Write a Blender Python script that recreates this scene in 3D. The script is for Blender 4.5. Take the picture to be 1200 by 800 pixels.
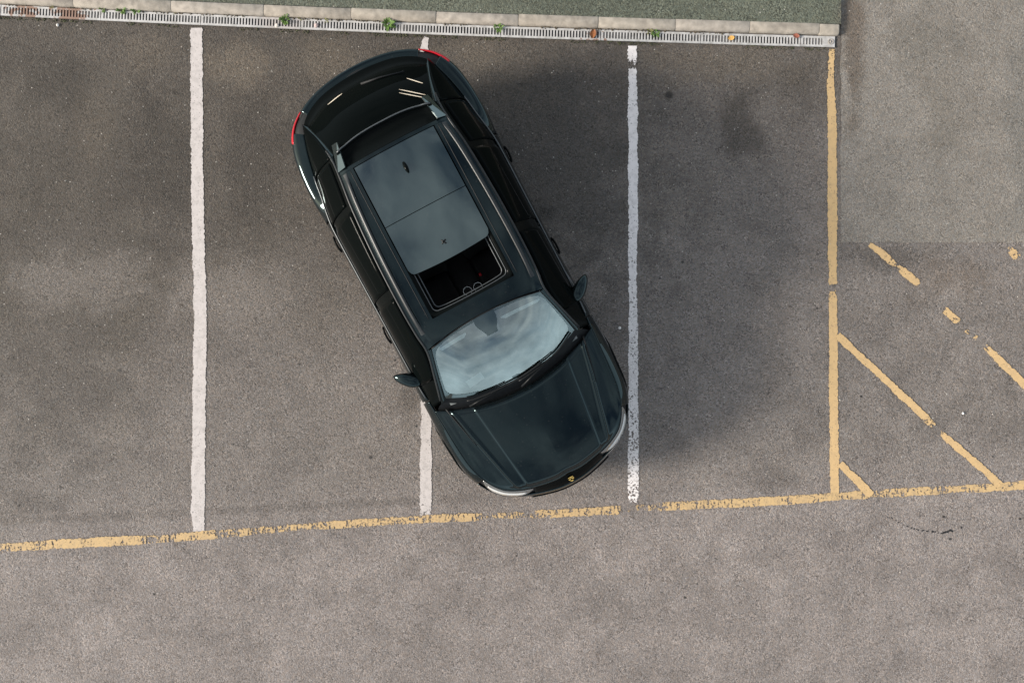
import bpy, bmesh, math, random
from mathutils import Vector, noise as mnoise
random.seed(7)
scene = bpy.context.scene
R = math.radians
for o in list(bpy.data.objects):
    bpy.data.objects.remove(o)

# ------------------------------------------------------------------ camera
CAM_H = 8.5
PXM = 106.0                       # ground pixels of the 1200 px photograph per metre
cam_d = bpy.data.cameras.new('camera')
cam_d.sensor_width = 36.0
cam_d.lens = 36.0 * CAM_H / (1200.0 / PXM)
cam_d.clip_end = 2000
cam = bpy.data.objects.new('camera', cam_d)
scene.collection.objects.link(cam)
cam.location = (0, 0, CAM_H)
cam.rotation_euler = (0, 0, 0)
scene.camera = cam

# ------------------------------------------------------------------ light
SUN_EL = R(21.5)
SUN_DIR = Vector((-math.cos(SUN_EL) * math.cos(R(9)), -math.cos(SUN_EL) * math.sin(R(9)), math.sin(SUN_EL)))
world = bpy.data.worlds.new('World')
scene.world = world
world.use_nodes = True
wn, wl = world.node_tree.nodes, world.node_tree.links
wn.clear()
w_out = wn.new('ShaderNodeOutputWorld')
w_bg = wn.new('ShaderNodeBackground')
w_bg.inputs['Strength'].default_value = 0.10
w_sky = wn.new('ShaderNodeTexSky')
w_sky.sky_type = 'NISHITA'
w_sky.sun_disc = False
w_sky.sun_elevation = SUN_EL
w_sky.sun_rotation = math.atan2(SUN_DIR.x, SUN_DIR.y)
w_sky.air_density = 1.0
w_sky.dust_density = 5.0
w_sky.ozone_density = 1.0
# broken cloud, spread evenly over the whole dome
w_tc = wn.new('ShaderNodeTexCoord')
w_sep = wn.new('ShaderNodeSeparateXYZ')
wl.new(w_tc.outputs['Generated'], w_sep.inputs[0])
w_add = wn.new('ShaderNodeMath'); w_add.operation = 'ADD'; w_add.inputs[1].default_value = 0.12
wl.new(w_sep.outputs['Z'], w_add.inputs[0])
w_max = wn.new('ShaderNodeMath'); w_max.operation = 'MAXIMUM'; w_max.inputs[1].default_value = 0.05
wl.new(w_add.outputs[0], w_max.inputs[0])
w_cx = wn.new('ShaderNodeMath'); w_cx.operation = 'DIVIDE'
w_cy = wn.new('ShaderNodeMath'); w_cy.operation = 'DIVIDE'
wl.new(w_sep.outputs['X'], w_cx.inputs[0]); wl.new(w_max.outputs[0], w_cx.inputs[1])
wl.new(w_sep.outputs['Y'], w_cy.inputs[0]); wl.new(w_max.outputs[0], w_cy.inputs[1])
w_com = wn.new('ShaderNodeCombineXYZ')
wl.new(w_cx.outputs[0], w_com.inputs['X']); wl.new(w_cy.outputs[0], w_com.inputs['Y'])
w_noise = wn.new('ShaderNodeTexNoise')
w_noise.inputs['Scale'].default_value = 2.6
w_noise.inputs['Detail'].default_value = 5.0
w_noise.inputs['Roughness'].default_value = 0.5
w_noise.inputs['Distortion'].default_value = 0.4
w_off = wn.new('ShaderNodeVectorMath'); w_off.operation = 'ADD'; w_off.inputs[1].default_value = (3.7, 1.9, 0.0)
wl.new(w_com.outputs[0], w_off.inputs[0])
wl.new(w_off.outputs[0], w_noise.inputs['Vector'])
w_ramp = wn.new('ShaderNodeValToRGB')
w_ramp.color_ramp.elements[0].position = 0.34
w_ramp.color_ramp.elements[1].position = 0.80
wl.new(w_noise.outputs['Fac'], w_ramp.inputs['Fac'])
w_mix = wn.new('ShaderNodeMix'); w_mix.data_type = 'RGBA'
w_mix.inputs[7].default_value = (7.6, 7.9, 8.0, 1)
wl.new(w_ramp.outputs['Color'], w_mix.inputs[0])
wl.new(w_sky.outputs['Color'], w_mix.inputs[6])
w_hz = wn.new('ShaderNodeMapRange'); w_hz.interpolation_type = 'SMOOTHSTEP'
for i_, v_ in ((1, 0.0), (2, 0.62), (3, 0.82), (4, 0.0)): w_hz.inputs[i_].default_value = v_
wl.new(w_sep.outputs['Z'], w_hz.inputs[0])
w_mix2 = wn.new('ShaderNodeMix'); w_mix2.data_type = 'RGBA'
w_mix2.inputs[7].default_value = (8.6, 10.3, 11.2, 1)      # pale haze towards the horizon, all round
wl.new(w_hz.outputs[0], w_mix2.inputs[0]); wl.new(w_mix.outputs[2], w_mix2.inputs[6])
wl.new(w_mix2.outputs[2], w_bg.inputs['Color'])
wl.new(w_bg.outputs[0], w_out.inputs['Surface'])

sun_d = bpy.data.lights.new('sun', 'SUN')
sun_d.energy = 5.0
sun_d.angle = R(15.0)              # hazy sun: the shadow edge softens with distance
sun_d.color = (1.0, 0.92, 0.82)
sun = bpy.data.objects.new('sun', sun_d)
scene.collection.objects.link(sun)
sun.rotation_euler = (-SUN_DIR).to_track_quat('-Z', 'Y').to_euler()
sun.location = SUN_DIR * 40

vs = scene.view_settings
vs.view_transform = 'Standard'
vs.look = 'None'
vs.exposure = 0.46
vs.gamma = 1.0
vs.use_curve_mapping = False

# ------------------------------------------------------------------ helpers
COL = scene.collection

def W(px, py, h=0.0):
    """photograph pixel -> world x, y at height h"""
    k = (CAM_H - h) / CAM_H / PXM
    return ((px - 600.0) * k, (400.0 - py) * k)

def link(o, parent=None):
    COL.objects.link(o)
    if parent is not None:
        o.parent = parent
    return o

def tag(o, label=None, cat=None, group=None, kind=None):
    if label: o['label'] = label
    if cat: o['category'] = cat
    if group: o['group'] = group
    if kind: o['kind'] = kind
    return o

def empty(name, loc=(0, 0, 0), rz=0.0):
    o = bpy.data.objects.new(name, None)
    o.empty_display_size = 0.1
    o.location = loc
    o.rotation_euler = (0, 0, rz)
    return link(o)

def mesh_obj(name, verts, faces, mat, parent=None, smooth=True, uvs=None):
    me = bpy.data.meshes.new(name)
    me.from_pydata([tuple(v) for v in verts], [], faces)
    if uvs is not None:
        ul = me.uv_layers.new(name='UVMap')
        for l in me.loops:
            ul.data[l.index].uv = uvs[l.vertex_index]
    if smooth:
        me.polygons.foreach_set('use_smooth', [True] * len(me.polygons))
    me.materials.append(mat)
    me.update()
    return link(bpy.data.objects.new(name, me), parent)

class MB:
    def __init__(s):
        s.v, s.f = [], []
    def add(s, v, f):
        n = len(s.v)
        s.v += [tuple(p) for p in v]
        s.f += [tuple(i + n for i in q) for q in f]
        return s
    def grid(s, rows, close=False):
        nu, nv = len(rows), len(rows[0])
        f = []
        for i in range(nu - 1):
            for j in range(nv - (0 if close else 1)):
                k = (j + 1) % nv
                f.append((i * nv + j, (i + 1) * nv + j, (i + 1) * nv + k, i * nv + k))
        return s.add([p for r in rows for p in r], f)
    def box(s, c, d, rz=0.0, taper=1.0, bev=0.0):
        cx, cy, cz = c; dx, dy, dz = d[0] / 2, d[1] / 2, d[2] / 2
        b = min(bev, dx * .8, dy * .8, dz * .8)
        ca, sa = math.cos(rz), math.sin(rz)
        if b <= 0:
            rings = [(-dz, 1, 0), (dz, taper, 0)]
        else:
            rings = [(-dz, 1, b), (-dz + b, 1, 0), (dz - b, taper, 0), (dz, taper, b)]
        rows = []
        for z, k, ins in rings:
            x, y = dx * k - ins, dy * k - ins
            rows.append([(cx + a * ca - e * sa, cy + a * sa + e * ca, cz + z) for a, e in ((-x, -y), (x, -y), (x, y), (-x, y))])
        n = len(s.v)
        s.grid(rows, close=True)
        m = len(rows)
        s.f[-(m - 1) * 4:] = [tuple(reversed(q)) for q in s.f[-(m - 1) * 4:]]
        s.f.append((n + 3, n + 2, n + 1, n))
        t = n + (m - 1) * 4
        s.f.append((t, t + 1, t + 2, t + 3))
        return s
    def tube(s, pts, r, seg=8, cap=True):
        pts = [Vector(p) for p in pts]
        rows = []
        up = Vector((0, 0, 1))
        for i, p in enumerate(pts):
            d = (pts[min(i + 1, len(pts) - 1)] - pts[max(i - 1, 0)]).normalized()
            a = d.cross(up)
            if a.length < 1e-3: a = d.cross(Vector((0, 1, 0)))
            a.normalize(); b = a.cross(d).normalized()
            rr = r[i] if isinstance(r, (list, tuple)) else r
            rows.append([p + a * rr * math.cos(2 * math.pi * k / seg) + b * rr * math.sin(2 * math.pi * k / seg) for k in range(seg)])
        n = len(s.v)
        s.grid(rows, close=True)
        if cap:
            s.f.append(tuple(n + k for k in range(seg)))
            t = n + (len(rows) - 1) * seg
            s.f.append(tuple(t + k for k in reversed(range(seg))))
        return s
    def build(s, name, mat, parent=None, smooth=True, fix=True):
        o = mesh_obj(name, s.v, s.f, mat, parent, smooth)
        if fix:
            bm = bmesh.new(); bm.from_mesh(o.data)
            bmesh.ops.recalc_face_normals(bm, faces=bm.faces)
            bm.to_mesh(o.data); bm.free()
        return o

def sharp(o, deg=35):
    """smooth shading that keeps edges sharper than deg"""
    bm = bmesh.new(); bm.from_mesh(o.data)
    for e in bm.edges:
        if len(e.link_faces) == 2 and e.calc_face_angle(0) > R(deg):
            e.smooth = False
    bm.to_mesh(o.data); bm.free()
    return o

def interp(tab, x):
    """monotone-ish piecewise smooth interpolation of a table [(x, y...)...]"""
    if x <= tab[0][0]: return tab[0][1]
    if x >= tab[-1][0]: return tab[-1][1]
    for i in range(len(tab) - 1):
        if tab[i][0] <= x <= tab[i + 1][0]:
            x0, y0 = tab[i]; x1, y1 = tab[i + 1]
            xm, ym = tab[i - 1] if i > 0 else (2 * x0 - x1, 2 * y0 - y1)
            xp, yp = tab[i + 2] if i + 2 < len(tab) else (2 * x1 - x0, 2 * y1 - y0)
            h = x1 - x0; t = (x - x0) / h
            m0 = (y1 - ym) / (x1 - xm) * h; m1 = (yp - y0) / (xp - x0) * h
            return (2*t**3 - 3*t*t + 1) * y0 + (t**3 - 2*t*t + t) * m0 + (-2*t**3 + 3*t*t) * y1 + (t**3 - t*t) * m1

def lin(tab, x):
    if x <= tab[0][0]: return tab[0][1]
    for (x0, y0), (x1, y1) in zip(tab, tab[1:]):
        if x <= x1: return y0 + (y1 - y0) * (x - x0) / (x1 - x0)
    return tab[-1][1]

def sstep(a, b, x):
    t = max(0.0, min(1.0, (x - a) / (b - a)))
    return t * t * (3 - 2 * t)

# ------------------------------------------------------------------ materials
def new_mat(name):
    m = bpy.data.materials.new(name)
    m.use_nodes = True
    nt = m.node_tree
    return m, nt.nodes, nt.links, nt.nodes['Principled BSDF']

def basic(name, col, rough=0.5, metal=0.0, spec=0.5, coat=0.0, var=0.0, vscale=20.0, bump=0.0, ior=1.5):
    m, n, l, b = new_mat(name)
    b.inputs['Base Color'].default_value = (*col, 1)
    b.inputs['Roughness'].default_value = rough
    b.inputs['Metallic'].default_value = metal
    b.inputs['Specular IOR Level'].default_value = spec
    b.inputs['IOR'].default_value = ior
    b.inputs['Coat Weight'].default_value = coat
    b.inputs['Coat Roughness'].default_value = 0.03
    tc = n.new('ShaderNodeTexCoord')
    nz = n.new('ShaderNodeTexNoise')
    nz.inputs['Scale'].default_value = vscale
    nz.inputs['Detail'].default_value = 5
    l.new(tc.outputs['Object'], nz.inputs['Vector'])
    if var > 0:
        mr = n.new('ShaderNodeMapRange')
        mr.inputs[1].default_value = 0.3; mr.inputs[2].default_value = 0.7
        mr.inputs[3].default_value = 1 - var; mr.inputs[4].default_value = 1 + var
        l.new(nz.outputs['Fac'], mr.inputs[0])
        mx = n.new('ShaderNodeMix'); mx.data_type = 'RGBA'; mx.blend_type = 'MULTIPLY'
        mx.inputs[0].default_value = 1.0
        mx.inputs[6].default_value = (*col, 1)
        l.new(mr.outputs[0], mx.inputs[7])
        l.new(mx.outputs[2], b.inputs['Base Color'])
    if bump > 0:
        bp = n.new('ShaderNodeBump'); bp.inputs['Strength'].default_value = bump
        bp.inputs['Distance'].default_value = 0.01
        l.new(nz.outputs['Fac'], bp.inputs['Height'])
        l.new(bp.outputs[0], b.inputs['Normal'])
    return m

def nmath(n, l, op, a, b=None, c=None, clamp=False):
    k = n.new('ShaderNodeMath'); k.operation = op; k.use_clamp = clamp
    for i, v in enumerate((a, b, c)):
        if v is None: continue
        if isinstance(v, (int, float)): k.inputs[i].default_value = v
        else: l.new(v, k.inputs[i])
    return k.outputs[0]

def nrange(n, l, v, a, b, c=0.0, d=1.0, smooth=True):
    k = n.new('ShaderNodeMapRange')
    k.interpolation_type = 'SMOOTHSTEP' if smooth else 'LINEAR'
    for i, q in enumerate((a, b, c, d)): k.inputs[i + 1].default_value = q
    l.new(v, k.inputs[0])
    return k.outputs[0]

def nmix(n, l, fac, a, b, mode='MIX'):
    k = n.new('ShaderNodeMix'); k.data_type = 'RGBA'; k.blend_type = mode
    for i, v in ((0, fac), (6, a), (7, b)):
        if isinstance(v, (int, float)): k.inputs[i].default_value = v
        elif isinstance(v, tuple): k.inputs[i].default_value = (*v, 1)
        else: l.new(v, k.inputs[i])
    return k.outputs[2]

def nnoise(n, l, vec, scale, detail=4, rough=0.55, dist=0.0):
    k = n.new('ShaderNodeTexNoise')
    k.inputs['Scale'].default_value = scale; k.inputs['Detail'].default_value = detail
    k.inputs['Roughness'].default_value = rough; k.inputs['Distortion'].default_value = dist
    l.new(vec, k.inputs['Vector'])
    return k.outputs['Fac']

def asphalt(name, base, patch_col=None, blobs=(), grain=0.5, zones=False, mottle=0.20, bumpk=0.6):
    """tarmac: per-stone colour, pits between stones, pale stones, worn and dirty areas"""
    m, n, l, b = new_mat(name)
    geo = n.new('ShaderNodeNewGeometry')
    pos = geo.outputs['Position']
    sep = n.new('ShaderNodeSeparateXYZ'); l.new(pos, sep.inputs[0])
    X, Y = sep.outputs['X'], sep.outputs['Y']
    col = nmix(n, l, 1.0, base, (1, 1, 1), 'MULTIPLY')
    nz_big = nnoise(n, l, pos, 0.55, 6, 0.6)
    nz_mid = nnoise(n, l, pos, 2.6, 6, 0.62, 0.3)
    if zones:
        # the bays are an older, darker and browner surface than the drive lane
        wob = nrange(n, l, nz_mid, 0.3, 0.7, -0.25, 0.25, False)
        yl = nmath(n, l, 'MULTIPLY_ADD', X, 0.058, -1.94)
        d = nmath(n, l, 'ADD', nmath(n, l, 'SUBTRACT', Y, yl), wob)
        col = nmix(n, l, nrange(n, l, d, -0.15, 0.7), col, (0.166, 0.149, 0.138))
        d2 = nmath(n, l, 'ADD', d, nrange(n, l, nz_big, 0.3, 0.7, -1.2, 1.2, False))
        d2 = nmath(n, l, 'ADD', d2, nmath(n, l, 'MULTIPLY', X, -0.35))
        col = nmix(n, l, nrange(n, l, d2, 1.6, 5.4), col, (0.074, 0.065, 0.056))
        # old joint in the surfacing, broken along its length
        jd = nmath(n, l, 'ABSOLUTE', nmath(n, l, 'SUBTRACT', Y, nmath(n, l, 'MULTIPLY_ADD', X, 0.0493, -1.711)))
        jd = nmath(n, l, 'ADD', jd, nrange(n, l, nz_mid, 0.3, 0.7, -0.03, 0.03, False))
        col = nmix(n, l, nmath(n, l, 'MULTIPLY', nrange(n, l, jd, 0.015, 0.07, 0.30, 0.0), nrange(n, l, X, 0.3, -1.5, 0.25, 1.0)), col, (0.07, 0.062, 0.055))
    # broad mottling
    col = nmix(n, l, 1.0, col, nrange(n, l, nz_mid, 0.28, 0.72, 1 - mottle, 1 + mottle, False), 'MULTIPLY')
    col = nmix(n, l, 1.0, col, nrange(n, l, nz_big, 0.3, 0.7, 1 - mottle * .7, 1 + mottle * .7, False), 'MULTIPLY')
    # stains and scuffed areas with their own shape, plus painted shade: (px, py, rx px, ry px, colour, strength)
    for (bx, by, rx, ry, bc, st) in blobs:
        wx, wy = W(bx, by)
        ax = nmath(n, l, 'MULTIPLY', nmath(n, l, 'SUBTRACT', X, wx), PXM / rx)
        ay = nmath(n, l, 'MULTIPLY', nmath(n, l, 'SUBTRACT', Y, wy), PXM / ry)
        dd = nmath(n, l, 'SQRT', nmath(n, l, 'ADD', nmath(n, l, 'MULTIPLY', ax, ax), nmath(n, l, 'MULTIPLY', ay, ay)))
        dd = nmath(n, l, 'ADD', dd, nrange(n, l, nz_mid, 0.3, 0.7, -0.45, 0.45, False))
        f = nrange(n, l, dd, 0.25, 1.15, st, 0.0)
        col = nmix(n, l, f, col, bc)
    # stones
    def vor(scale):
        v = n.new('ShaderNodeTexVoronoi'); v.inputs['Scale'].default_value = scale
        l.new(pos, v.inputs['Vector'])
        s2 = n.new('ShaderNodeSeparateColor'); l.new(v.outputs['Color'], s2.inputs[0])
        return v.outputs['Distance'], s2.outputs[0], s2.outputs[1]
    dA, rA, gA = vor(74.0)
    dB, rB, gB = vor(140.0)
    stone = nmath(n, l, 'ADD', nmath(n, l, 'MULTIPLY', nmath(n, l, 'SUBTRACT', rA, 0.5), grain), nmath(n, l, 'MULTIPLY', nmath(n, l, 'SUBTRACT', rB, 0.5), grain * 0.9))
    rub = nrange(n, l, nnoise(n, l, pos, 9.0, 3), 0.3, 0.7, 0.35, 1.5, False)
    stone = nmath(n, l, 'MULTIPLY_ADD', stone, rub, 1.0)
    col = nmix(n, l, 1.0, col, stone, 'MULTIPLY')
    clump = nrange(n, l, nnoise(n, l, pos, 24.0, 4, .65), .3, .7, 1 - grain * .12, 1 + grain * .12, False)
    col = nmix(n, l, 1.0, col, clump, 'MULTIPLY')
    hue = nmix(n, l, gA, (1.05, 0.99, 0.93), (0.96, 1.0, 1.04))
    col = nmix(n, l, 1.0, col, hue, 'MULTIPLY')
    dC, rC, gC = vor(26.0)
    pale = nmath(n, l, 'MULTIPLY', nrange(n, l, rC, 0.90, 0.93), nrange(n, l, dC, 0.10, 0.24, 1.0, 0.0))
    col = nmix(n, l, nmath(n, l, 'MULTIPLY', pale, nrange(n, l, gC, 0.0, 1.0, 0.15, 0.7)), col, (0.55, 0.52, 0.48))
    dark = nmath(n, l, 'MULTIPLY', nrange(n, l, rC, 0.07, 0.03), nrange(n, l, dC, 0.12, 0.30, 1.0, 0.0))
    col = nmix(n, l, nmath(n, l, 'MULTIPLY', dark, 0.5), col, (0.02, 0.019, 0.018))
    l.new(col, b.inputs['Base Color'])
    b.inputs['Roughness'].default_value = 0.82
    b.inputs['Specular IOR Level'].default_value = 0.3
    hgt = nmath(n, l, 'ADD', nmath(n, l, 'MULTIPLY', dA, -0.6), nmath(n, l, 'MULTIPLY', rA, 0.35))
    bp = n.new('ShaderNodeBump'); bp.inputs['Strength'].default_value = bumpk; bp.inputs['Distance'].default_value = 0.008
    l.new(hgt, bp.inputs['Height']); l.new(bp.outputs[0], b.inputs['Normal'])
    return m

def road_paint(name, col, dirty, crack=False):
    """worn paint on a ribbon: UV = metres along, metres across; attributes 'wear' and 'half'"""
    m, n, l, b = new_mat(name)
    uv = n.new('ShaderNodeUVMap'); uv.uv_map = 'UVMap'
    sep = n.new('ShaderNodeSeparateXYZ'); l.new(uv.outputs[0], sep.inputs[0])
    aw = n.new('ShaderNodeAttribute'); aw.attribute_name = 'wear'
    ah = n.new('ShaderNodeAttribute'); ah.attribute_name = 'half'
    geo = n.new('ShaderNodeNewGeometry'); pos = geo.outputs['Position']
    e1 = nnoise(n, l, pos, 30.0, 4, 0.6)
    e2 = nnoise(n, l, pos, 5.0, 3, 0.5)
    edge = nmath(n, l, 'ADD', nrange(n, l, e1, 0.25, 0.75, -0.010, 0.010, False), nrange(n, l, e2, 0.3, 0.7, -0.008, 0.008, False))
    lim = nmath(n, l, 'ADD', ah.outputs['Fac'], edge)
    inside = nmath(n, l, 'GREATER_THAN', lim, nmath(n, l, 'ABSOLUTE', sep.outputs['Y']))
    w1 = nnoise(n, l, pos, 38.0, 5, 0.65)
    if crack:
        cm = n.new('ShaderNodeCombineXYZ')
        l.new(nmath(n, l, 'MULTIPLY', sep.outputs['X'], 40.0), cm.inputs['X'])
        l.new(nmath(n, l, 'MULTIPLY', sep.outputs['Y'], 9.0), cm.inputs['Y'])
        w2 = nnoise(n, l, cm.outputs[0], 1.0, 3, 0.6, 0.6)
        w1 = nmath(n, l, 'ADD', nmath(n, l, 'MULTIPLY', w1, 0.55), nmath(n, l, 'MULTIPLY', w2, 0.45))
    w3 = nnoise(n, l, pos, 7.0, 3)
    wv = nmath(n, l, 'ADD', nmath(n, l, 'MULTIPLY', w1, 0.75), nmath(n, l, 'MULTIPLY', w3, 0.25))
    # wear 0 -> whole, 1 -> gone
    thr = nrange(n, l, aw.outputs['Fac'], 0.0, 1.0, 0.27, 0.74, False)
    keep = nmath(n, l, 'GREATER_THAN', wv, thr)
    alpha = nmath(n, l, 'MULTIPLY', inside, keep)
    tone = nnoise(n, l, pos, 14.0, 5, 0.6)
    c = nmix(n, l, nrange(n, l, tone, 0.40, 0.80, 0.0, 0.75), col, dirty)
    thin = nrange(n, l, nmath(n, l, 'SUBTRACT', wv, thr), 0.0, 0.05, 0.55, 0.0)
    c = nmix(n, l, thin, c, dirty)
    sp = n.new('ShaderNodeTexVoronoi'); sp.inputs['Scale'].default_value = 75.0; l.new(pos, sp.inputs['Vector'])
    ss = n.new('ShaderNodeSeparateColor'); l.new(sp.outputs['Color'], ss.inputs[0])
    pit = nmath(n, l, 'MULTIPLY', nrange(n, l, ss.outputs[0], 0.84, 0.92), nrange(n, l, sp.outputs['Distance'], 0.2, 0.5, 0.7, 0.0))
    c = nmix(n, l, pit, c, tuple(x * 0.35 for x in dirty))
    l.new(c, b.inputs['Base Color'])
    b.inputs['Roughness'].default_value = 0.75
    b.inputs['Specular IOR Level'].default_value = 0.3
    l.new(alpha, b.inputs['Alpha'])
    bp = n.new('ShaderNodeBump'); bp.inputs['Strength'].default_value = 0.4; bp.inputs['Distance'].default_value = 0.004
    l.new(w1, bp.inputs['Height']); l.new(bp.outputs[0], b.inputs['Normal'])
    return m

# ------------------------------------------------------------------ ground
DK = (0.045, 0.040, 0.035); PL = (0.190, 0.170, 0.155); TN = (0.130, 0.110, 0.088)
bay_blobs = [
    (278, 78, 55, 34, TN, .8), (385, 70, 60, 30, TN, .55), (560, 62, 60, 22, TN, .5), (850, 75, 120, 30, TN, .6),
    (110, 150, 30, 60, TN, .30), (265, 345, 95, 50, PL, .55), (170, 60, 40, 30, TN, .4), (60, 100, 60, 50, DK, .5), (185, 200, 50, 120, DK, .55),
    (300, 190, 70, 90, DK, .45), (90, 330, 120, 45, PL, .5), (420, 500, 60, 90, PL, .3), (40, 590, 60, 22, DK, .35), (80, 470, 90, 90, DK, .25),
    (640, 250, 16, 10, (0.02, 0.02, 0.02), .6), (417, 95, 7, 6, (0.015, 0.015, 0.014), .8), (430, 90, 5, 5, (0.02, 0.02, 0.02), .6),
    (870, 145, 34, 50, DK, .55), (930, 95, 40, 40, DK, .25), (784, 112, 5, 5, (0.012, 0.012, 0.012), .8), (900, 560, 50, 25, DK, .3),  # first blob paints the dark far lobe of the car's shadow
    (655, 210, 130, 170, (0.062, .058, .054), .6), (1110, 330, 60, 30, (0.13, 0.105, 0.085), .5), (1040, 305, 40, 18, DK, .3),  # first blob deepens the car's shadow in the tarmac colour
    (480, 470, 14, 60, (0.08, 0.07, 0.06), .4), (1150, 480, 70, 60, DK, .16), (300, 640, 120, 40, DK, .12)]
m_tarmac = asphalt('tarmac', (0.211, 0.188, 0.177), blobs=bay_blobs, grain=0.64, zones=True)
m_patch = asphalt('tarmac_repair', (0.200, 0.184, 0.165), blobs=[(1075, 45, 60, 40, (0.13, .12, .105), .5), (1195, 150, 22, 200, (0.14, .135, .125), .5), (1100, 130, 40, 60, (0.15, 0.135, .115), .4), (1000, 40, 18, 120, (0.115, 0.095, 0.078), .8)], grain=0.5, mottle=0.12)
m_footway = asphalt('footway_tarmac', (0.100, 0.110, 0.086), blobs=[(700, 8, 130, 20, (0.075, .085, .066), .4), (1000, 14, 26, 60, (0.1, .085, .07), .5)], grain=0.8, mottle=0.14)

def sheet(name, x0, y0, x1, y1, z, mat):
    o = mesh_obj(name, [(x0, y0, z), (x1, y0, z), (x1, y1, z), (x0, y1, z)], [(0, 1, 2, 3)], mat, smooth=False)
    return tag(o, kind='structure')

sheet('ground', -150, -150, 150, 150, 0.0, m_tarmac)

# newer tarmac repair on the right, its edge torn
def patch_outline():
    pts = []
    x0, y1 = W(985, -900)[0], W(0, 284)[1]
    xr, yt = W(2600, 0)[0], W(0, -900)[1]
    for i in range(121):
        t = i / 120
        x = x0 + (xr - x0) * t ** 2.2
        pts.append((x, y1 + 0.016 * mnoise.noise(Vector((x * 7, 3.1, 0))) + 0.012 * mnoise.noise(Vector((x * 22, 9, 0)))))
    pts.append((xr, yt)); pts.append((x0, yt))
    for i in range(1, 120):
        y = yt + (y1 - yt) * (1 - (1 - i / 120) ** 2.2)
        pts.append((x0 + 0.018 * mnoise.noise(Vector((1.7, y * 6, 0))), y))
    return pts
pp = patch_outline()
tag(mesh_obj('tarmac_repair', [(x, y, 0.004) for x, y in pp], [tuple(range(len(pp)))], m_patch, smooth=False), kind='structure')

# kerb and footway geometry follow the slightly curved drain
def drain_c(px):      # centre of the grating in photograph pixels
    return interp([(-600, -20), (0, 12.5), (300, 26.5), (580, 37.5), (860, 46.5), (978, 49.8), (1200, 56)], px)
KERB_H = 0.055
KERB_W = 0.122
DR_W = 0.120
def drain_pt(px, off=0.0, z=0.0):
    x, y = W(px, drain_c(px))
    x2, y2 = W(px + 5, drain_c(px + 5))
    t = Vector((x2 - x, y2 - y)).normalized()
    nn = Vector((-t.y, t.x))
    return Vector((x + nn.x * off, y + nn.y * off, z))
KO0 = DR_W / 2 + 0.006
KO1 = KO0 + KERB_W
XEND = 980
mb = MB()
rows = []
for i in range(140):
    px = -1200 + (XEND + 3 + 1200) * i / 139
    a = drain_pt(px, KO1 - 0.003, KERB_H - 0.010)
    rows.append([a, Vector((a.x, a.y + 0.5, KERB_H - 0.006)), Vector((a.x, 60, KERB_H - 0.006))])
mb.grid(rows)
e = [r for r in rows[-1]]
mb.add([e[0], e[1], e[2], Vector((e[0].x + .02, e[0].y, -.02)), Vector((e[1].x + .02, e[1].y, -.02)), Vector((e[2].x + .02, e[2].y, -.02))], [(0, 3, 4, 1), (1, 4, 5, 2)])
tag(mb.build('footway', m_footway, smooth=False), kind='structure')

m_kerb = [basic('kerb_concrete', c, 0.85, var=0.24, vscale=14, bump=0.5, spec=.2) for c in ((0.355, 0.318, 0.27), (0.365, 0.328, 0.285), (0.345, 0.308, 0.262))]
kerb = tag(empty('kerb'), kind='structure')
joints = [-230, -116, -12, 88, 202, 310, 412, 511, 607, 700, 790, 877, 958, 981]
for i, (a, b) in enumerate(zip(joints, joints[1:])):
    rows = []
    jit = random.uniform(-.004, .004); jz = random.uniform(-.003, .003)
    n = 7
    for k in range(n):
        t = k / (n - 1)
        px = a + 0.2 + (b - a - 0.4) * t
        end = 0.003 if k in (0, n - 1) else 0.0
        if k == 1: px = a + 1.3
        if k == n - 2: px = b - 1.3
        prof = [(KO0 + .004, -0.06), (KO0 + .006 + end, KERB_H * .55), (KO0 + .012 + end, KERB_H - .016), (KO0 + .024, KERB_H - .004 - end), (KO0 + .045, KERB_H - end), (KO1 - .012, KERB_H - end), (KO1 - .002 - end, KERB_H - .010), (KO1, -0.06)]
        rows.append([drain_pt(px, o_ + jit, z_ + jz + 0.0015 * mnoise.noise(Vector((px * .11, o_ * 40, 1)))) for o_, z_ in prof])
    mb = MB().grid(rows)
    nv = len(rows[0])
    mb.f.append(tuple(range(nv))); mb.f.append(tuple((n - 1) * nv + q for q in reversed(range(nv))))
    sharp(mb.build('kerb_stone', m_kerb[i % 3], kerb), 50)

# ------------------------------------------------------------------ drain
def grate_mat():
    m, n, l, b = new_mat('galvanised_grating')
    geo = n.new('ShaderNodeNewGeometry'); pos = geo.outputs['Position']
    sep = n.new('ShaderNodeSeparateXYZ'); l.new(pos, sep.inputs[0])
    nz = nnoise(n, l, pos, 16, 5, .6)
    c = nmix(n, l, nrange(n, l, nz, .35, .75), (0.56, 0.55, 0.54), (0.36, 0.35, 0.335))
    for px in ((28, 16), (82, 20), (330, 34), (695, 6)):
        x = W(px[0], 0)[0]
        dd = nmath(n, l, 'ABSOLUTE', nmath(n, l, 'SUBTRACT', sep.outputs['X'], x))
        dd = nmath(n, l, 'ADD', dd, nrange(n, l, nz,   .3, .7, -.2, .2, False))
        c = nmix(n, l, nrange(n, l, dd, px[1] / PXM * .5, px[1] / PXM, .8 if px[0] != 330 else .2, 0.0), c, (0.20, 0.085, 0.035))
    l.new(c, b.inputs['Base Color'])
    b.inputs['Roughness'].default_value = 0.55
    b.inputs['Metallic'].default_value = 0.15
    return m
m_grate = grate_mat()
m_trough = basic('dark_channel', (0.022, 0.024, 0.028), 0.8, var=.4, vscale=30)  # near-black flat strip below the grating bars
drain = tag(empty('drainage_channel'), 'narrow slotted metal drainage channel running along foot of kerb', 'drain')
rows = []
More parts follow.
